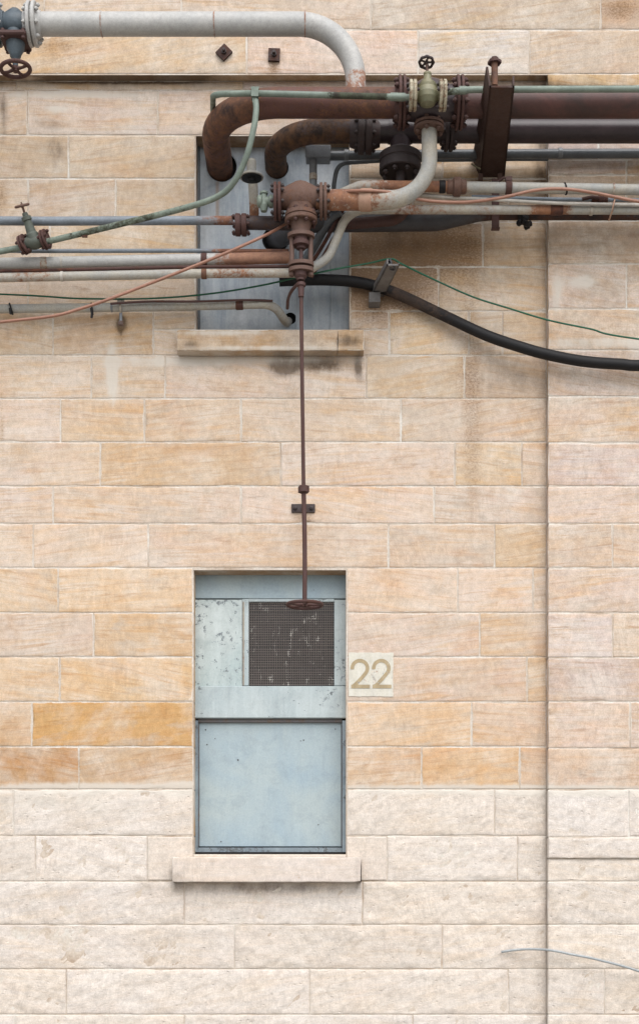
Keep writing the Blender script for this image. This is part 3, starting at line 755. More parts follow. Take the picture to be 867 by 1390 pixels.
for a_ in ((268.3, 270.3, 981, 1150), (463.3, 465, 981, 1150)): addrect(tr, *a_, -.15, .03, rust=.8)
make_obj('shadow_trim', tr, M['framed'], lw)
et = MB(); addrect(et, 329.2, 331.6, 817, 931, -.1535, .004, .001, rust=.5)
make_obj('rusty_edge', et, M['cream'], lw)
sg = MB(); addrect(sg, 263, 469.5, 1157, 1161.5, -.118, .05, .002, rust=.5); make_obj('sill_gap', sg, M['void'], lw)
for hx, hy, hr in ((281,1011,.9),(323,1032,1.1),(292,1003,.7),(279,991,1.0),(412,1005,1.0),(408,1006,.7),(432,1120,.8),(455,990,.8),(300,1143,.9)):
    hp = MB(); hp.lathe(P(hx,hy,-.163), (0,-1,0), ((-.004,L(hr)),(.001,L(hr))), 8)
    make_obj('paint_pit', hp, M['darkiron'], lw)  # dark discs drawn for small pits in the panel paint
make_obj('dark_interior', rect(263, 470, 776, 1160, -.21, .01), M['void'], lw)
make_obj('glass_pane', rect(336, 455, 815, 933, -.185, .006), M['glass'], lw)
ws = MB(); rnd = random.Random(3)
x = 338.5
while x < 453:
    sw = rnd.uniform(-.5, .5); ws.tube([P(x, 817, -.16), P(x+sw, 870, -.158+rnd.uniform(-.004,.004)), P(x, 931, -.16)], .0021, 5); x += 3.1
y = 819
while y < 931:
    sw = rnd.uniform(-.4, .4); ws.tube([P(337.5, y, -.1625), P(395, y+sw, -.1625+rnd.uniform(-.003,.003)), P(453.5, y, -.1625)], .0024, 5); y += 3.3 + (1.6 if rnd.random() < .12 else 0)
make_obj('wire_mesh', ws, M['wire'], lw)['label'] = 'dark woven wire mesh'
# ---- number 22 painted beside the window
def wob_rect(x0, x1, y0, y1, d, thick):
    mb = MB(); n = 16; pts = []
    for k in range(n): pts.append((x0+(x1-x0)*k/n, y0+rnd.uniform(-.5,.5)))
    for k in range(n): pts.append((x1+rnd.uniform(-.5,.5), y0+(y1-y0)*k/n))
    for k in range(n): pts.append((x1-(x1-x0)*k/n, y1+rnd.uniform(-.5,.5)))
    for k in range(n): pts.append((x0+rnd.uniform(-.2,.2), y1-(y1-y0)*k/n))
    f = [P(a, b, d) for a, b in pts]; m_ = len(f); bk = [v+Vector((0, thick, 0)) for v in f]
    mb.add(f+bk, [tuple(range(m_))] + [(k, (k+1)%m_, m_+(k+1)%m_, m_+k) for k in range(m_)], .2, False); return mb
hn = make_obj('house_number', wob_rect(473, 533.5, 886, 945.5, .0045, .006), M['patch'], bld); hn['label'] = 'white painted square with the number 22'
def digit2(x, y, w, h, sw, d):
    pts = []
    r_ = w/2 - sw/2; cx, cy = x+w/2, y+r_+sw/2
    for k in range(19):
        a = R(188 - k*(188+38)/18); pts.append((cx+r_*math.cos(a), cy-r_*math.sin(a)))
    x2, y2 = pts[-1]
    for k in range(1, 9):
        f = k/8; qx = x2+(x+sw*.55-x2)*(f**1.0); qy = y2+(y+h-sw*.5-y2)*(1-(1-f)**1.25); pts.append((qx, qy))
    mb = MB(); V = [P(a, b, d) for a, b in pts]; hw = L(sw/2, d)
    l_, r2 = [], []
    for i, v in enumerate(V):
        t = (V[min(i+1, len(V)-1)]-V[max(i-1, 0)]).normalized(); n_ = Vector((-t.z, 0, t.x)); l_.append(v+n_*hw); r2.append(v-n_*hw)
    n = len(V)
    mb.add(l_+r2, [(i, i+1, n+i+1, n+i) for i in range(n-1)], .3, False)
    a = P(x+1, y+h, d+.0008); b = P(x+w+1, y+h-sw, d+.0008)
    mb.add([(a.x,a.y,a.z),(b.x,a.y,a.z),(b.x,a.y,b.z),(a.x,a.y,b.z)], [(0,1,2,3)], .3, False)
    return mb
for dx in (475.5, 504.5): make_obj('digit_two', digit2(dx, 894.5, 25.5, 40, 4.9, .0065), M['digit'], hn)

# ---- tie-rod plates in the string course
for (cx, cy, rot) in ((304, 70.5, 45), (372, 74, 2)):
    c = P(cx, cy, DP+.012); mb = MB(); s_ = L(15.5); rm = Matrix.Rotation(R(rot), 3, 'Y')
    mb.box(c, (s_, .018, s_*1.08), rm, .6); pl = make_obj('tie_plate', mb, M['darkiron'], bld)
    pl['label'] = 'rusty diamond-set iron tie plate' if rot == 45 else 'rusty upright square iron tie plate'
    mb = MB(); mb.lathe(c+Vector((0,-.009,0)), (0,-1,0), ((0, .018), (.014, .018), (.014, .011), (.04, .010)), 6); make_obj('nut', mb, M['darkiron'], pl)

# ================================================================== PIPES
def pipe(name, pts, rad, mat, label, cat='pipe', corner=.08, rust=.3, seg=18, keys=None, group=None, flex=False, wob=0.0, parts=True):
    V = [P(*p) for p in pts]
    V = spline(V, 10) if flex else dense(fillet(V, corner), .05)
    if wob: V = jitter(V, wob)
    base = min(V, key=lambda v: v.z).copy()
    t = thing(name, label, cat, base, group)
    mb = MB(); mb.tube(V, rad, seg, rust_by_x(V, keys) if keys else rust)
    make_obj('tube', mb, M[mat], t)
    return t, V
XO, XE = -320, 1200         # pipes run on past both edges of the view
AX = Vector((1,0,0)); AZ = Vector((0,0,1))

# pipe A : big oxidised pipe from the board, elbow, to the right
h = P(299, 225, -.22); run = P(600, 139, .64); c1 = Vector((h.x, -.64, run.z)); h.z = run.z
V = dense(fillet([h, c1, P(XE, 139, .64)], .43, 16), .06)
tA = thing('large_pipe', 'large rust-brown pipe, uppermost of the thick pipes, bending out of the left board hole', 'pipe', h)
mb = MB(); mb.tube(V, L(19.3, .64), 32, rust_by_x(V, [(280,.62),(400,.42),(520,.5),(560,.1),(900,.0)])); make_obj('tube', mb, M['brown'], tA)
for x_ in (545, 623): flange_pair(tA, P(x_, 139, .64), AX, L(34, .64), L(4.2, .64), L(1.5), M['rustp'], M['rustp'], 8, L(3.6,.64), neck=L(20,.64))
c = P(583, 139, .64); mb = MB()
mb.lathe(c, AX, ((-L(32),L(21)),(-L(20),L(22)),(-L(10),L(27)),(0,L(29)),(L(10),L(27)),(L(20),L(22)),(L(32),L(21))), 28, .2, False)
mb.lathe(c, AZ, ((-L(26),L(14)),(-L(18),L(16)),(-L(5),L(24)),(0,L(26))), 24, .2, False)
make_obj('valve_body', mb, M['dark'], tA)
zz = P(582, 172, .64)
flange_pair(tA, zz, AZ, L(20.5, .64), L(4, .64), L(1.5), M['rust'], M['rust'], 6, L(3,.64))
# the branch down and left into the central valve
pts = [P(582,172,.64), P(584,271,.64), P(430,271,.5)]
V = dense(fillet(pts, .24, 14), .03)
rr = []; rd = []
for p in V:
    f = min(1, max(0, (CX+p.x*S*D/(D+p.y) - 505)/60)); rd.append(L(13.3,.5)*(1-f)+L(10.5,.64)*f); rr.append(.75*(1-f)+.12*f)
tb = thing('branch_pipe', 'cream pipe bending down and left, rusty along its lower run, into the central valve', 'pipe', V[-1])
mb = MB(); mb.tube(V, rd, 26, rr); make_obj('tube', mb, M['cream'], tb)
band(tb, P(497,271,.56), V[-1]-V[-4], L(14.6,.56), L(18,.56), M['salmon'], 'collar', .2)

# pipe B : dark pipe under it
h = P(375, 228, -.22); run = P(600, 177, .32); h.z = run.z; c1 = Vector((h.x, -.32, run.z))
V = dense(fillet([h, c1, P(XE, 177, .32)], .33, 16), .06)
tB = thing('dark_pipe', 'dark brown pipe just below the largest pipe, elbowed out of the second board hole', 'pipe', h)
mb = MB(); mb.tube(V, L(15.6, .32), 30, rust_by_x(V, [(350,.75),(470,.6),(520,.1),(900,.05)])); make_obj('tube', mb, M['dark'], tB)
for x_, rr_ in ((495, 26), (609, 25)): flange_pair(tB, P(x_, 181 if x_ < 500 else 178, .32), AX, L(rr_, .32), L(9 if x_ < 500 else 5, .32), L(1.5), M['darkiron'], M['darkiron'], 8, L(2.8,.32), neck=L(16,.32))
mb = MB(); c = P(543, 177, .32)
mb.lathe(c, AZ, ((-L(42),L(13)),(-L(30),L(12.5)),(-L(14),L(14)),(0,L(15.5))), 24, .2, False); mb.lathe(c, AX, ((-L(16),L(16)),(0,L(18)),(L(16),L(16))), 24, .2, False)
make_obj('tee', mb, M['dark'], tB)
zz = P(543, 220, .32); mb = MB()
mb.lathe(zz, AZ, ((-L(13),L(26)),(-L(12),L(27.5)),(-L(3),L(27.5)),(-L(2),L(26)),(0,L(26)),(L(1),L(27.5)),(L(9),L(27.5)),(L(14),L(20)),(L(18),L(13))), 30, .1)
f = make_obj('drum_flange', mb, M['darkiron'], tB)
for b in bolts_mesh(zz-AZ*L(8), AZ, L(21), 8, L(3.4), L(22)): make_obj('bolt', b, M['darkiron'], f)
mb = MB(); mb.tube([zz-AZ*L(12), zz-AZ*L(26)], L(6), 14); make_obj('stub', mb, M['darkiron'], tB)

# top left pale pipe + gate valve
pts = [P(46,32,.64), P(482.5,32,.64), P(482.5,128,.64)]
V = dense(fillet(pts, .36, 16), .05)
tT = thing('pale_pipe', 'thick pale grey pipe across the top, turning down onto the largest brown pipe', 'pipe', V[-1])
mb = MB(); rad = []
n = len(V)
for i, p in enumerate(V): f = max(0, (i-n*.8)/(n*.2)); rad.append(L(15,.64)*(1-f)+L(13.4,.64)*f)
mb.tube(V, rad, 28, [(.2 if p.z > P(0,95,.64).z else .75) for p in V]); make_obj('tube', mb, M['grey'], tT)
for x_ in (138, 291, 414): 
    q = P(x_, 32, .64); mb = MB(); mb.torus(q, AX, L(15.0,.64), L(.9), 30, 6, .75); make_obj('weld_seam', mb, M['grey'], tT)
tv = thing('gate_valve', 'blue-grey gate valve at the top left corner with brown handwheel hanging below', 'valve', P(21, 96, .64))
c = P(20, 32, .64); mb = MB()
mb.lathe(c, AX, ((-L(22),L(13)),(-L(12),L(13)),(-L(8),L(15)),(0,L(16)),(L(8),L(15)),(L(12),L(13)),(L(20),L(13))), 26, .2, False)
mb.lathe(c, AZ, ((-L(22),L(12)),(-L(10),L(12)),(0,L(13)),(L(12),L(12)),(L(18),L(6)),(L(19),L(1))), 24, .2, False)
make_obj('valve_body', mb, M['bluedk'], tv)
flange_pair(tv, P(44.5,32,.64), AX, L(28,.64), L(5,.64), L(2), M['grey'], M['grey'], 8, L(3,.64), neck=L(15,.64))
flange_pair(tv, P(-6,32,.64), AX, L(28,.64), L(5,.64), L(2), M['bluedk'], M['grey'], 8, L(3,.64), neck=L(15,.64))
def plate_z(c, wx, wy, t, bev):        # horizontal rectangular flange plate
    mb = MB(); mb.bbox(c.x-wx, c.x+wx, c.y-wy, c.y+wy, c.z-t, c.z+t, bev); return mb
zc = P(21, 55, .64)
pf = make_obj('bonnet_flange', plate_z(zc, L(17), L(21), L(3), .012), M['rustp'], tv)
for sx in (-1, 1):
    for sy in (-1, 1):
        mb = MB(); q = zc+Vector((sx*L(13), sy*L(16), -L(4))); mb.lathe(q, AZ, ((-L(2.6),L(1.5)),(-L(2),L(2.8)),(0,L(2.8)),(L(10),L(2.8))), 6); make_obj('bolt', mb, M['rustp'], pf)
mb = MB(); mb.lathe(zc, -AZ, ((0,L(12.5)),(L(11),L(11)),(L(17),L(7.5)),(L(20),L(7)),(L(22),L(4)),(L(38),L(3))), 24, .15, False); make_obj('bonnet', mb, M['bluedk'], tv)
handwheel(tv, P(21, 93, .64), (-.06, 0, 1), L(19.5,.64), L(2.8,.64), 4, M['rustp'])
t, V = pipe('pale_pipe', [(-14,32,.64),(XO,32,.64)], L(15,.64), 'grey', 'thick pale grey pipe leaving the frame left of the blue-grey gate valve', corner=.1)

# green pipe with the brass valve
keysG = [(280,.35),(430,.1),(470,.95),(520,.8),(530,.1),(610,.55),(660,.1)]
gv = thing('green_pipe', 'verdigris green pipe along the top front of the largest pipe', 'pipe', P(289,180,.3))
g0 = P(289,149,.3)
V = dense(fillet([Vector((g0.x-.01,.14,g0.z)), g0, P(289,127,.77), P(346,126,.77), P(558,131.5,.86)], [.06,.09,.03]), .04)
mb = MB(); mb.tube(V, L(4.1,.86), 14, rust_by_x(V, keysG)); make_obj('tube', mb, M['green'], gv)
V = dense(fillet([P(600,125,.86), P(640,121,.86), P(XE,119,.86)], .3), .05)
mb = MB(); mb.tube(V, L(4.3,.86), 14, rust_by_x(V, keysG)); make_obj('tube', mb, M['green'], gv)
for x_, y_ in ((535,130.9),(545,131.2),(628,122)): band(gv, P(x_,y_,.84 if x_ < 560 else .86), AX, L(5.2,.86), L(11,.86), M['green'], 'sleeve', .2)
mb = MB(); c = P(346,127,.77); mb.box(c, (L(9),L(11),L(11))); mb.box(c+Vector((0,0,L(7))), (L(10),L(4),L(3))); mb.box(c-Vector((0,0,L(6))), (L(6),L(6),L(12))); make_obj('clamp', mb, M['green'], gv)
gp_pts = [P(*p) for p in ((347,136,.77),(347.5,150,.82),(344,175,.82),(334,213,.78),(318,246,.72),(296,266,.66),(250,282,.6),(150,307,.5),(75,325,.44),(60,328,.43))]
V = spline(gp_pts, 8)
gb = thing('green_pipe', 'thin green pipe swooping down left from the clamp to the small green valve', 'pipe', V[-1])
mb = MB(); mb.tube(V, L(4.0,.6), 12, rust_by_x(V, [(0,.4),(200,.5),(290,.3),(350,.2)])); make_obj('tube', mb, M['green'], gb)
mb = MB(); mb.box(P(115,320,.47), (L(7),L(3),L(3)), None, .9); make_obj('clip', mb, M['darkiron'], gb)
# brass valve
bv = thing('brass_valve', 'greenish brass valve with small black spoked handwheel on top of the big pipe', 'valve', P(580,131,.86))
c = P(580,128,.86); mb = MB()
mb.lathe(c, AZ, ((-L(14),L(3)),(-L(12),L(9)),(-L(6),L(13)),(0,L(14)),(L(7),L(12)),(L(10),L(12.5)),(L(11),L(9)),(L(17),L(5.5)),(L(24),L(4.5)),(L(25),L(5)),(L(27),L(5)),(L(28),L(2.2))), 22, .1)
mb.lathe(c, AX, ((-L(20),L(6)),(-L(10),L(8)),(0,L(12)),(L(10),L(8)),(L(20),L(6))), 20, .1, False)
make_obj('valve_body', mb, M['brass'], bv)
mb = MB(); mb.lathe(c+AZ*L(12), AZ, ((-L(3),L(10.5)),(L(3),L(10)),(L(4),L(8))), 6); make_obj('hex_nut', mb, M['brass'], bv)
for x_ in (560, 600.5):
    mb = MB(); q = P(x_,129,.86)
    mb.lathe(q, AX, ((-L(4.5),L(17)),(-L(4),L(18)),(-L(.8),L(18)),(-L(.6),L(16)),(L(.6),L(16)),(L(.8),L(18)),(L(4),L(18)),(L(4.5),L(17))), 24, .35)
    f = make_obj('flange', mb, M['creamflange'], bv)
    for b in bolts_mesh(q, AX, L(14), 4, L(2.2), L(16)): make_obj('bolt', b, M['darkiron'], f)
mb = MB(); wc = P(578.5,84,.86); mb.tube([c+AZ*L(27), wc], L(1.6), 8); make_obj('stem', mb, M['rust'], bv)
handwheel(bv, wc, (0,.32,1), L(9.2,.86), L(1.9,.86), 5, M['darkiron'], .05, 8)

# central rusty valve with extension rod and handwheel
dc = .5
cv = thing('hanging_valve', 'rusty flanged valve at the centre with long rod and handwheel hanging down the wall', 'valve', P(413.5,822,.43))
c = P(408,269,dc); mb = MB()
mb.lathe(c, AX, ((-L(30),L(14)),(-L(20),L(14)),(-L(14),L(17)),(-L(6),L(20.5)),(L(0),L(21.5)),(L(6),L(20.5)),(L(14),L(17)),(L(20),L(14)),(L(30),L(14))), 28, .5, False)
mb.lathe(c, AZ, ((-L(22),L(17)),(-L(10),L(18)),(0,L(19))), 28, .5, False)
make_obj('valve_body', mb, M['rust'], cv)
for x_, rr_ in ((376.5, 24.5), (438.5, 23.5)): flange_pair(cv, P(x_, 273, dc), AX, L(rr_,dc), L(4.2,dc), L(1.5), M['rustp'] if x_ < 400 else M['rust'], M['darkiron'], 8, L(2.6,dc))
z1 = P(408.5,296,dc)
f = MB(); f.lathe(z1, AZ, ((-L(6),L(20)),(-L(5),L(21)),(-L(.8),L(21)),(-L(.5),L(19.5)),(L(.5),L(19.5)),(L(.8),L(21)),(L(5),L(21)),(L(6),L(20))), 30, .5)
f = make_obj('bonnet_flange', f, M['rust'], cv)
for b in bolts_mesh(z1, AZ, L(17.5), 8, L(2.6), L(20)): make_obj('bolt', b, M['rustp'], f)
mb = MB(); mb.lathe(z1, -AZ, ((L(5),L(14)),(L(12),L(12)),(L(20),L(11)),(L(24),L(11))), 22, .4, False); make_obj('bonnet', mb, M['rust'], cv)
def oval(c, rx, ry, t):
    mb = MB(); n = 28
    top = [c+Vector((rx*math.cos(2*math.pi*k/n), ry*math.sin(2*math.pi*k/n), t)) for k in range(n)]
    bot = [p-Vector((0,0,2*t)) for p in top]
    mb.add(top+bot, [(k,(k+1)%n,n+(k+1)%n,n+k) for k in range(n)]+[tuple(range(n))], .4, False); mb.add(bot, [tuple(range(n))[::-1]], .4, False); return mb
yk = MB()
for (yy_, rx) in ((320,18.5),(359,17.5),(367,17)):
    o_ = oval(P(408.5,yy_,dc), L(rx,dc), L(rx*.75,dc), L(2.4,dc)); yk.add(o_.v, o_.f, .35, False)
for sx in (-12.5, 13):
    yk.tube([P(408.5+sx,320,dc), P(408.5+sx,364,dc)], L(3.3,dc), 10)
    yk.lathe(P(408.5+sx,371,dc), AZ, ((-L(3.5),L(3.2)),(-L(2.5),L(4)),(L(2.5),L(4))), 6)
make_obj('yoke', yk, M['rust'], cv)['label'] = 'rusty two-pillar yoke'
mb = MB(); q = P(408.5,322,dc)
mb.lathe(q, -AZ, ((0,L(9)),(L(4),L(9)),(L(6),L(11)),(L(11),L(11)),(L(12),L(6)),(L(15),L(6)),(L(15.5),L(2.6)),(L(42),L(2.6))), 22, .3); make_obj('gland', mb, M['rustp'], cv)
mb = MB(); q = P(408,372,dc); mb.lathe(q, -AZ, ((-L(4),L(9)),(L(3),L(8)),(L(6),L(5.5)),(L(8),L(5.5))), 20); mb.lathe(P(408.5,387,dc), -AZ, ((-L(3),L(5.5)),(-L(1),L(6)),(L(1),L(6)),(L(2),L(4.2)),(L(15),L(3.6))), 16); make_obj('coupling', mb, M['rustp'], cv)
rod = spline([P(408.5,385,.5), P(409.5,480,.48), P(411,590,.455), P(412,664,.43), P(413.5,740,.43), P(413.5,820,.43)], 8)
mb = MB(); mb.tube([p for p in rod], [L(2.5 if p.z > P(0,664,.43).z else 3.0) for p in rod], 12, .35); make_obj('rod', mb, M['rustp'], cv)['label'] = 'long thin rusty rod'
handwheel(cv, P(413.5,821,.43), AZ, L(23.5,.43), L(2.4,.43), 5, M['rustp'])
# green petcock on its blank side
pc = MB(); q = P(358,273,dc-.02)
pc.lathe(q, AX, ((-L(9),L(5)),(-L(7),L(8)),(-L(3),L(8)),(-L(2),L(6)),(L(6),L(6)),(L(7),L(8.5)),(L(12),L(8.5))), 8, .25); pc.lathe(q, AZ, ((-L(13),L(4)),(-L(6),L(6)),(L(5),L(6)),(L(6),L(4)),(L(9),L(4)),(L(9.5),L(5.5)),(L(12),L(5.5))), 8, .25)
make_obj('petcock', pc, M['green'], cv)

# guide bracket for the rod
gb_ = thing('rod_guide', 'small dark iron bracket fixed to the wall holding the hanging rod', 'bracket', P(411.5,690,0))
a = P(411.5,690,.008); mb = MB(); mb.bbox(a.x-L(16), a.x+L(16), -.014, 0, a.z-L(5.8), a.z+L(5.8), .003, .4); pl = make_obj('plate', mb, M['darkiron'], gb_)
for sx in (-11, 11):
    mb = MB(); mb.lathe(a+Vector((L(sx),-.006,0)), (0,-1,0), ((0,L(2.8)),(.012,L(2.8)),(.016,L(1.2))), 6); make_obj('bolt', mb, M['darkiron'], pl)
r_ = P(412,664,.43); mb = MB(); mb.box((r_.x, -.215, a.z), (L(5), .43, L(3))); make_obj('arm', mb, M['rustp'], gb_)
mb = MB(); mb.lathe(Vector((r_.x,-.43,r_.z)), AZ, ((-L(4.5),L(7)),(-L(4),L(7.6)),(L(3),L(7.6)),(L(4),L(7))), 6); make_obj('guide_ring', mb, M['rustp'], gb_)

# channel beam carrying the big pipes
bt = thing('support_beam', 'brown steel channel cantilevered from the wall under the two thickest pipes', 'beam', P(667,245,0))
A = [P(650,245,-.05), P(684,245,-.05), P(664,118,1.13), P(698,118,1.13)]
hz = .125; th = .012
def plate(p, q, r_, s_, n, t):
    mb = MB(); v = [p,q,r_,s_]; n = n.normalized()*t; mb.add(v+[x_+n for x_ in v], [(0,1,2,3),(7,6,5,4),(0,4,5,1),(1,5,6,2),(2,6,7,3),(3,7,4,0)], .35, False); return mb
up = Vector((0,0,hz)); out = Vector((-.05,0,0))
make_obj('web', plate(A[0],A[1],A[3],A[2], Vector((0,0,1)), th), M['beam'], bt)
make_obj('side_flange', plate(A[0],A[2],A[2]+up+out*.4,A[0]+up+out, Vector((1,0,0)), th), M['beam'], bt)
make_obj('side_flange', plate(A[1],A[3],A[3]+up*.55,A[1]+up*.55, Vector((-1,0,0)), th), M['beam'], bt)
q = P(671,116,1.1); mb = MB(); mb.tube([q, q+Vector((0,0,.135))], L(4), 12, .6); make_obj('bolt_rod', mb, M['rust'], bt)
mb = MB(); mb.lathe(q+Vector((0,0,.135)), AZ, ((0,L(8.5)),(L(3),L(8.5)),(L(3.2),L(5)),(L(7),L(4.6))), 6); make_obj('nut', mb, M['rustp'], bt)
mb = MB()
for x_ in (652, 678): q = P(x_,240,.08); mb.box(q, (L(6),.03,L(8)))
make_obj('cleat', mb, M['rust'], bt)
mb = MB(); mb.tube([P(640,222,.2), P(646,226,.26), P(652,229,.26)], L(1.1), 6); make_obj('wire_tie', mb, M['brass'], bt)
st_ = thing('strap_hanger', 'narrow dark iron strap hanging below the support beam behind the small pipes', 'bracket', P(672,310,.22))
a = P(672,311,.22); b = P(672,243,.22); mb = MB(); mb.bbox(a.x-L(5), a.x+L(5), -.235, -.222, a.z, b.z, .003, .4); make_obj('strap', mb, M['rustp'], st_)
mb = MB(); mb.bbox(a.x-L(5.6), a.x+L(5.6), -.25, -.21, a.z-.006, a.z+.004, .003, .4); make_obj('foot', mb, M['rustp'], st_)

# slim pipes on the left
G1 = 'slim pipes crossing the wall on the left'
t, V = pipe('slim_pipe', [(XO,300,.35),(316,299,.35)], L(5.8,.35), 'blue', 'blue-grey slim pipe, highest of the left set, rusting where it meets a flange', keys=[(0,.2),(255,.25),(290,.75),(320,.8)], group=G1, wob=.004)
fp = flange_pair(t, P(327,305,.35), AX, L(14.5,.35), L(7,.35), L(1.5), M['rustp'], M['rustp'], 6, L(2.6,.35))
mb = MB(); V = dense([P(334,302,.35), P(395,303,.35)], .05); mb.tube(V, L(9,.35), 20, .4); make_obj('tube', mb, M['dark'], t)
t, V = pipe('slim_pipe', [(XO,339.5,.3),(60,340,.3),(392,340.5,.3)], L(2.7,.3), 'blue', 'thinnest grey pipe on the left, turning brown near the central valve', keys=[(0,.25),(270,.3),(300,.9),(400,.9)], group=G1, wob=.003)
t, V = pipe('slim_pipe', [(XO,360,.3),(0,358,.3),(280,352,.3),(398,349,.3)], L(7.8,.3), 'grey', 'widest pale pipe on the left, orange with rust near the central valve', keys=[(0,.2),(270,.3),(300,.7),(330,.98),(400,.98)], group=G1)
band(t, P(277,352.5,.3), AX, L(8.5), L(8), M['rustp'], 'collar', .5); band(t, P(84,356,.3), AX, L(8.4), L(2.5), M['white'], 'band', .1); band(t, P(60,357,.3), AX, L(8.0), L(9), M['cream'], 'band', .6)
t, V = pipe('slim_pipe', [(XO,369,.33),(0,367.5,.33),(280,362,.33),(400,361,.33)], L(2.3,.33), 'rustp', 'thin brown pipe tucked between two pale pipes on the left', keys=[(0,.5),(40,.9),(140,.4),(400,.4)], group=G1, wob=.003)
ek = [(0,.45),(60,.6),(110,.3),(270,.35),(290,.6),(400,.5),(420,.05),(490,.1),(520,.5),(540,.6),(700,.4),(735,.85),(765,.8),(785,.1),(900,.1)]
t, V = pipe('slim_pipe', [(XO,379,.33),(0,376.5,.33),(280,371,.33),(412,370,.33),(446,350,.35),(468,296,.4),(486,284,.4),(XE,285,.4)], L(5.9,.33), 'cream', 'long cream pipe low on the left that climbs behind the central valve', keys=ek, corner=.16)
band(t, P(277,371.5,.33), AX, L(6.5), L(7), M['rust'], 'collar', .8); band(t, P(84,375,.33), AX, L(6.5), L(4), M['white'], 'band', .2); band(t, P(755,284.5,.4), AX, L(6.6), L(16), M['rustp'], 'coupling', .6); band(t, P(802,285,.4), AX, L(6.5), L(4), M['cream'], 'band', .5)
t, V = pipe('low_conduit', [(XO,424,.12),(0,419,.12),(160,417,.12),(300,414,.12),(372,412,.12),(388,438,-.02),(391,436,-.2)], L(5.9,.12), 'cream', 'lowest pale conduit on the left, ending in an elbow into the board above the sill', keys=[(0,.25),(200,.3),(320,.35),(400,.3)], corner=.14)
band(t, P(325,413.5,.12), AX, L(6.6), L(10), M['rustp'], 'collar', .5); band(t, P(258,414.5,.12), AX, L(6.5), L(4), M['cream'], 'collar', .4); band(t, P(152,417,.12), AX, L(6.3), L(3), M['zinc'], 'collar', .4)
t, V = pipe('brown_wire', [(150,412,.18),(200,409,.18),(260,409,.18),(330,407,.17),(370,408,.15)], L(1.6), 'rustp', 'thin brown wire lying along the top of the lowest conduit', 'wire', flex=True, seg=8)
for (x_, lab) in ((15, 'black cable tie on the lowest conduit at the far left edge'), (125, 'black cable tie dangling from the lowest conduit, left of the clamp')):
    mb = MB(); c = P(x_,419,.125); mb.torus(c, (1,.1,.3 if x_ < 100 else .15), L(6.9), L(1.3), 20, 6)
    e_ = [c+Vector((0,-L(7),-L(2))), c+Vector((L(1),-L(7.5),-L(9))), c+Vector((L(.4),-L(7.5),-L(15 if x_ > 100 else 10)))]; mb.tube(e_, L(1.7), 6)
    single('cable_tie', mb, M['black'], lab, 'cable tie', 'cable ties on the lowest conduit')
cl = thing('pipe_clamp', 'small metal clamp with threaded stub below the lowest conduit', 'clamp', P(164,440,.12))
mb = MB(); c = P(164,417,.12); mb.torus(c, AX, L(7.2), L(1.6), 22, 6, .5); mb.box(c+Vector((0,0,L(9))), (L(9),L(5),L(5))); make_obj('ring', mb, M['cream'], cl)
mb = MB(); mb.tube([c-AZ*L(7), c-AZ*L(20)], L(2.2), 8, .5); mb.tube([c-AZ*L(19), c-AZ*L(24)], L(3.6), 8, .9); make_obj('stub', mb, M['zinc'], cl)

# small green gate valve on the left
sv = thing('green_valve', 'small dull green valve with brown handle among the left pipes', 'valve', P(47,335,.42))
c = P(47,328,.42); axp = (P(75,324,.42)-P(25,336,.42)).normalized(); mb = MB()
mb.lathe(c, axp, ((-L(16),L(5)),(-L(8),L(8)),(0,L(9.5)),(L(8),L(8)),(L(16),L(5))), 20, .3, False); bx = Vector((-.30,-.30,.9)).normalized()
mb.lathe(c, bx, ((0,L(9)),(L(10),L(8)),(L(12),L(6.5)),(L(26),L(5)),(L(27),L(6.5)),(L(31),L(6.5)),(L(32),L(4)),(L(36),L(3.5))), 18, .3); make_obj('valve_body', mb, M['greendk'], sv)
for s_ in (-1, 1):
    q = c+axp*L(14)*s_; ax2 = (axp+Vector((.15*s_,-.35,0))).normalized()
    flange_pair(sv, q, ax2, L(12.5), L(2.6), L(1.6), M['rustp'], M['rustp'], 4, L(2.2))
mb = MB(); wc = c+bx*L(45); mb.tube([c+bx*L(34), wc], L(1.5), 8, .6); make_obj('stem', mb, M['rust'], sv)
handwheel(sv, wc, (-.22,-.46,.9), L(8.4), L(1.7), 4, M['rust'])
t, V = pipe('green_pipe', [(32,335,.42),(0,341,.4),(-150,366,.35),(XO,380,.3)], L(4,.4), 'green', 'short green pipe from the small green valve out of the left edge', corner=.2)

# copper tube, green wire, black hose
V = spline([P(*p) for p in ((XO,462,.4),(-60,445,.45),(0,437,.5),(70,429,.5),(105,420,.5),(150,405,.5),(220,378,.5),(290,350,.5),(345,326,.48),(375,311,.42),(405,292,.34),(430,276,.34),(455,263,.5),(480,258.5,.62),(515,259,.64),(545,264,.62),(580,272,.6),(630,274,.58),(680,268,.58),(725,258,.58),(765,256,.58),(810,262,.58),(867,273,.58),(960,284,.56),(XE,300,.55))], 8)
mb = MB(); mb.tube(V, L(2.1,.5), 10, .3); single('copper_tube', mb, M['copper'], 'thin orange copper tube looping across the whole wall in front of the pipes', 'tube')
V = spline([P(*p) for p in ((XO,386,.1),(0,399,.14),(60,402,.14),(110,405,.14),(200,405,.15),(280,399,.16),(350,388,.2),(400,377,.28),(450,366,.28),(500,357,.3),(530,351,.36),(545,358,.34),(580,375,.25),(640,402,.2),(690,418,.18),(743,434,.17),(800,446,.17),(867,460,.17),(XE,500,.16))], 8)
mb = MB(); mb.tube(V, L(1.25,.2), 8, .2); single('green_wire', mb, M['gwire'], 'thin dark green wire strung across the wall over the black hose', 'wire')
V = spline([P(*p) for p in ((379,381,.06),(400,380,.06),(440,379.5,.06),(480,382,.06),(512,389,.06),(545,401,.06),(600,427,.07),(660,455,.10),(710,472,.15),(743,481,.17),(790,490,.17),(840,494,.17),(900,495,.17),(XE,480,.17))], 8)
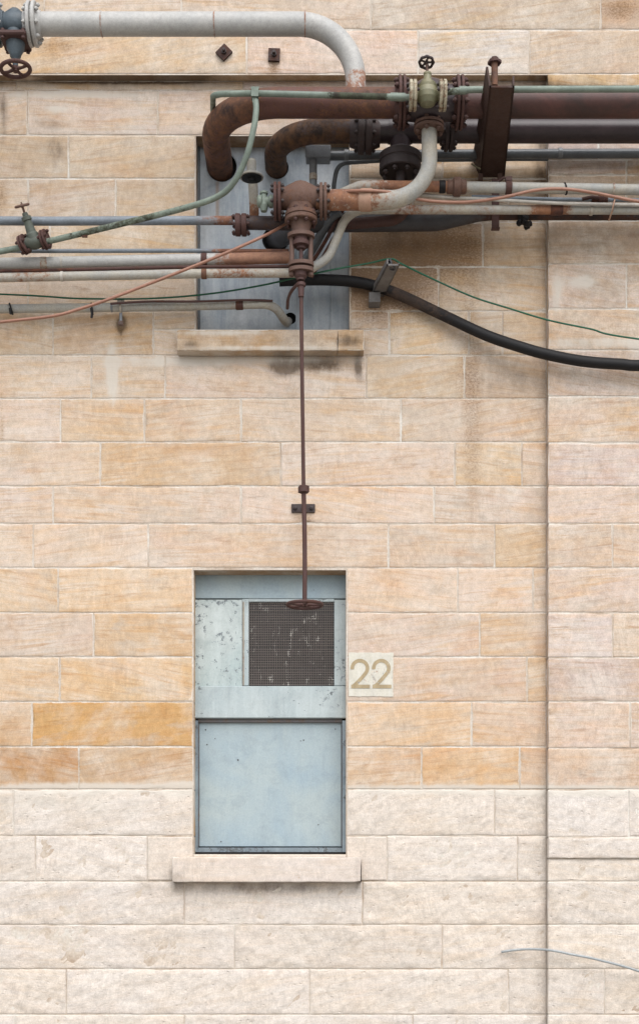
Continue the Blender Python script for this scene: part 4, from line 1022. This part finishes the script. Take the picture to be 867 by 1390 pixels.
mb = MB(); mb.tube(V, L(7.4,.2), 20, rust_by_x(V, [(380,.2),(520,.3),(540,.9),(590,.7),(640,.2)])); single('black_hose', mb, M['black'], 'thick black rubber hose sagging to the right from the boarded window', 'hose')
# bracket carrying the hose and wire
hb = thing('hose_bracket', 'weathered grey channel arm holding up the black hose and green wire', 'bracket', P(513,404,0))
a0, a1 = P(502,404,-.02), P(520,404,-.02); b0, b1 = P(525,360,.5), P(542,360,.5); upv = Vector((0,0,.055))
make_obj('arm_web', plate(a0,a1,b1,b0, Vector((0,0,1)), .01), M['wood'], hb); make_obj('arm_flange', plate(a0,b0,b0+upv*.8,a0+upv*.8, Vector((1,0,0)), .008), M['wood'], hb); make_obj('arm_flange', plate(a1,b1,b1+upv*.3,a1+upv*.3, Vector((-1,0,0)), .008), M['wood'], hb)
q = P(508,407,.05); mb = MB(); mb.box(q, (L(15),.1,L(13))); make_obj('wall_block', mb, M['wood'], hb)
q = P(529,358,.47); mb = MB(); mb.torus(q, (1,.5,.3), L(4), L(1.4), 16, 6); mb.torus(q+Vector((.01,0,-.02)), (.6,.2,1), L(5), L(1.2), 16, 6); mb.tube([q+Vector((0,0,-.02)), q+Vector((.005,0,.035))], L(1.2), 6); make_obj('wire_knot', mb, M['darkgrey'], hb)
t, V = pipe('brown_cable', [(407,382,.5),(396,394,.42),(391,406,.3),(390,418,.15)], L(2.2), 'rustp', 'short brown cable drooping from the valve coupling to the conduit elbow', 'cable', flex=True, seg=8)

# dark pipe D from the lower board hole, running right
h = P(374,326,-.22); zD = P(600,301,.2).z
V = dense(fillet([P(372,327,-.22), P(382,322,-.05), P(420,302,.2), P(590,300,.2), P(650,291,.2), P(XE,292,.2)], [.1,.12,.3,.3], 8), .05)
td = thing('dark_pipe', 'dark grey-brown pipe, lowest on the right, rising out of the lower board hole', 'pipe', V[0])
rr = [L(12.5,.2) if p.x < P(600,0,.2).x else L(12.5,.2)*max(.55, 1-.45*min(1, (p.x-P(600,0,.2).x)/.35)) for p in V]
mb = MB(); mb.tube(V, rr, 24, rust_by_x(V, [(360,.1),(440,.15),(470,.5),(600,.35),(680,.9),(900,.8)])); make_obj('tube', mb, M['darkgrey'], td)
t, V = pipe('dark_elbow_pipe', [(552,276,.34),(545,298,.3),(470,304,.27),(440,303,.1)], L(7,.3), 'rustp', 'short dark rust elbow pipe tucked beneath the rusty branch pipe', corner=.12)
for i_, (pp, rad_, mt, lab, rz) in enumerate((
    ([(402,372,.05),(425,336,.12),(447,298,.25),(462,287,.3)], 6.0, 'zincdk', 'wider dull grey conduit slanting up behind the central valve', .2),
    ([(412,372,.12),(436,336,.18),(458,296,.26),(468,280,.3)], 2.6, 'rustp', 'left one of two thin brown rods slanting up right of the central valve', .5),
    ([(422,376,.14),(442,342,.2),(466,300,.28),(476,284,.3)], 2.6, 'rustp', 'right one of two thin brown rods slanting up right of the central valve', .5),
    )):
    pipe('slanting_conduit', pp, L(rad_), mt, lab, 'conduit', flex=True, rust=rz, seg=14)

# upper conduits and junction box
cb_ = thing('junction_box', 'small grey junction box in front of the boarded window beneath the dark pipe', 'junction box', P(431,210,.12))
a = P(415,219,.14); b = P(448,201,.14); mb = MB(); mb.bbox(a.x, b.x, -.17, -.06, a.z+L(4), b.z, .005, .1); make_obj('box_body', mb, M['zinc'], cb_)
mb = MB(); mb.bbox(a.x-.004, b.x+.004, -.182, -.171, a.z+L(2), b.z+.004, .004, .1); make_obj('box_lid', mb, M['zinc'], cb_)
t, V = pipe('grey_conduit', [(447,211,.12),(560,209,.12),(XE,206,.12)], L(6,.12), 'zincdk', 'grey conduit running right from the junction box behind the beam', 'conduit', rust=.1)
for x_ in (470, 760): band(t, P(x_,210 if x_ < 500 else 207.5,.12), AX, L(6.8), L(6), M['zinc'], 'coupling', .1)
t, V = pipe('grey_conduit', [(XE,213.5,.06),(700,215,.06),(520,217,.06),(458,221,.06),(453,250,.02),(452,300,-.1)], L(3.0,.06), 'zincdk', 'thin grey conduit along the wall that turns down beside the junction box', 'conduit', rust=.1, corner=.09)
t, V = pipe('grey_conduit', [(425,216,.12),(425,240,.1),(425,300,.05)], L(5.2,.12), 'zinc', 'short upright grey conduit dropping from the junction box behind the valve', 'conduit', rust=.3, corner=.1)
band(t, P(425,240,.105), AZ, L(5.6), L(8), M['cream'], 'coupling', .6)

# pipe with the bell collar
bp = thing('vent_pipe', 'pale upright pipe with a dark upturned bell collar before the boarded window', 'pipe', P(345,292,.1))
mb = MB(); mb.tube([P(345,295,.0), P(345,285,.1), P(344,262,.12), P(343,243,.14)], L(6.4,.1), 16, [.8,.85,.3,.3]); make_obj('lower_tube', mb, M['cream'], bp)
q = P(341.5,240,.3); mb = MB(); mb.tube([q, q+AZ*L(20)], L(6.2), 16, .15); mb.lathe(q+AZ*L(20), AZ, ((0,L(6.2)),(L(3),L(5)),(L(4.5),L(2))), 16, .1, False); make_obj('upper_tube', mb, M['cream'], bp)
mb = MB(); mb.lathe(q+AZ*L(2), AZ, ((-L(3),L(15.5)),(-L(1.5),L(16)),(L(0),L(15)),(L(3),L(9)),(L(5),L(6.4))), 26, .3, False); make_obj('bell', mb, M['cream'], bp)
mb = MB(); mb.lathe(q-AZ*L(1), AZ, ((-L(5),L(3)),(-L(4.6),L(4.4)),(-L(1.6),L(5)),(-L(1.2),L(13)),(L(0),L(13.5))), 24, .2); make_obj('bell_lining', mb, M['black'], bp)['label'] = 'black inside of the bell'

# right hand slim pipes
t, V = pipe('union_pipe', [(440,290,.2),(456,266,.4),(490,251.5,.48),(600,253,.48),(867,257,.48),(XE,262,.48)], L(7,.48), 'cream', 'pale pipe with a rusty union, uppermost of the slim pipes on the right', keys=[(440,.4),(500,.5),(530,.8),(575,.85),(600,.8),(635,.6),(640,.1),(900,.15)], corner=.14)
band(t, P(600,253,.48), AX, L(7.8), L(8), M['black'], 'tape_band', .2)
mb = MB(); q = P(620,253.2,.48)
mb.lathe(q, AX, ((-L(13),L(8)),(-L(12),L(9)),(-L(6),L(9)),(-L(5),L(11)),(-L(4),L(12.5)),(L(4),L(12.5)),(L(5),L(9.5)),(L(11),L(9.5)),(L(12),L(8))), 8, .5); make_obj('union', mb, M['rust'], t)['label'] = 'rusty hexagonal pipe union'
mb = MB(); q = P(690,254,.48); mb.lathe(q, AX, ((-L(4),L(8.2)),(L(4),L(8.2))), 20, .4); mb.box(q+AZ*L(9.5), (L(8),L(10),L(5))); mb.tube([q+AZ*L(9), q+Vector((-L(6),0,L(13))), q+Vector((-L(14),.03,L(9)))], L(1.6), 6); make_obj('clip', mb, M['rustp'], t)
for x_, y_ in ((766,255.6),(768,257)): pass
band(t, P(767,255.7,.48), (1,0,.25), L(7.6), L(2.2), M['black'], 'cable_tie', .2); band(t, P(832,256.5,.48), (1,0,0), L(7.8), L(2.6), M['cream'], 'band', .6)
t, V = pipe('thin_conduit', [(560,262,.42),(600,266.5,.45),(680,271,.45),(760,275.5,.45),(867,277.5,.45),(XE,282,.45)], L(2.1), 'white', 'thin whitish conduit under the pale union pipe on the right', 'conduit', rust=.15, flex=True, seg=10)
t, V = pipe('thin_conduit', [(640,267,.32),(740,270,.32),(867,271.5,.32),(XE,275,.32)], L(2.6), 'blue', 'thin blue-grey conduit with a brown coupling at the right edge', 'conduit', rust=.15)
mb = MB(); q = P(815,270.5,.33); mb.lathe(q, AX, ((-L(12),L(3.4)),(-L(11),L(5)),(-L(4),L(5)),(-L(3),L(6.5)),(L(3),L(6.5)),(L(4),L(4.4)),(L(9),L(4.4))), 8, .5); make_obj('coupling', mb, M['rustp'], t)
mb = MB(); mb.tube([P(790,270,.36), P(803,267,.38), P(812,268,.36)], L(2.4), 8); make_obj('tee_handle', mb, M['rustp'], t)
mb = MB(); mb.tube([P(834,270,.46),P(831,285,.5),P(826,299,.34)], L(1.2), 6); single('wire_tie', mb, M['salmon'], 'short buff wire tie slanting over the low pipes at right', 'wire tie')
# knotted black fitting below the low pipe
kb = MB(); q = P(712,298,.24); rk = random.Random(5)
for k in range(11):
    o_ = Vector((rk.uniform(-.032,.032), rk.uniform(-.03,.03), rk.uniform(-.035,.03))); kb.lathe(q+o_, (rk.uniform(-1,1),rk.uniform(-1,1),rk.uniform(-1,1)), ((-L(4),L(2)),(-L(3),L(4)),(L(3),L(4)),(L(4),L(2))), 7, .2)
kb.torus(P(712,292,.2), AX, L(8.2), L(2), 20, 6)
single('rag_knot', kb, M['black'], 'black knotted clump tied beneath the lowest dark pipe', 'knot')

# pale hose at the foot of the wall
V = spline([P(*p) for p in ((680,1293,.03),(700,1290,.05),(725,1289,.10),(750,1291,.14),(775,1296,.15),(810,1303,.16),(867,1319,.17),(940,1348,.18),(1010,1410,.2),(1060,1500,.25),(1110,1548,.3),(1200,1553,.4))], 8)
mb = MB(); mb.tube(V, L(1.7,.1), 10, .2); single('pale_hose', mb, M['pipeblue'], 'pale blue-grey hose arching across the foot of the wall', 'hose')

# ground
mb = MB(); g_ = 400; mb.add([(-g_,-g_,0),(g_,-g_,0),(g_,g_,0),(-g_,g_,0)], [(0,1,2,3)], .3, False)
g = make_obj('pavement', mb, M['ground'], None, (0,0,0)); g['kind'] = 'structure'

# ------------------------------------------------------------------ tidy
for o in bpy.data.objects:
    if '_b' in o.keys(): del o['_b']

# ------------------------------------------------------------------ camera, light
cam = bpy.data.cameras.new('camera'); co = bpy.data.objects.new('camera', cam); C.objects.link(co)
co.location = (0, -D, EYE); co.rotation_euler = (R(90), 0, 0)
cam.sensor_fit = 'HORIZONTAL'; cam.sensor_width = 36
cam.lens = 36*D/(867/S); cam.shift_y = (CY-695)/867; cam.clip_end = 1500
bpy.context.scene.camera = co
w = bpy.data.worlds.new('World'); bpy.context.scene.world = w; w.use_nodes = True
nt = w.node_tree; bg = nt.nodes['Background']
sky = nt.nodes.new('ShaderNodeTexSky'); sky.sky_type = 'NISHITA'; sky.sun_disc = False
EL, AZM = 52, 168           # sun elevation, compass-like direction (180 = straight in front of the wall)
sky.sun_elevation = R(EL); sky.sun_rotation = R(AZM); sky.air_density = 1.0; sky.dust_density = 2.0; sky.ozone_density = .6
hs = nt.nodes.new('ShaderNodeHueSaturation'); hs.inputs['Saturation'].default_value = .30
nt.links.new(sky.outputs[0], hs.inputs['Color']); nt.links.new(hs.outputs[0], bg.inputs[0]); bg.inputs[1].default_value = .145
sun = bpy.data.lights.new('sun', 'SUN'); sun.energy = 1.0; sun.angle = R(60); sun.color = (1, .97, .93)
so = bpy.data.objects.new('sun', sun); C.objects.link(so)
dv = Vector((math.sin(R(AZM))*math.cos(R(EL)), math.cos(R(AZM))*math.cos(R(EL)), math.sin(R(EL))))   # towards the sun
so.rotation_euler = (-dv).to_track_quat('-Z', 'Y').to_euler()
so.location = (0, -5, 12)
vs = bpy.context.scene.view_settings
vs.view_transform = 'Standard'; vs.look = 'None'; vs.gamma = 1; vs.use_curve_mapping = False; vs.exposure = 1.0
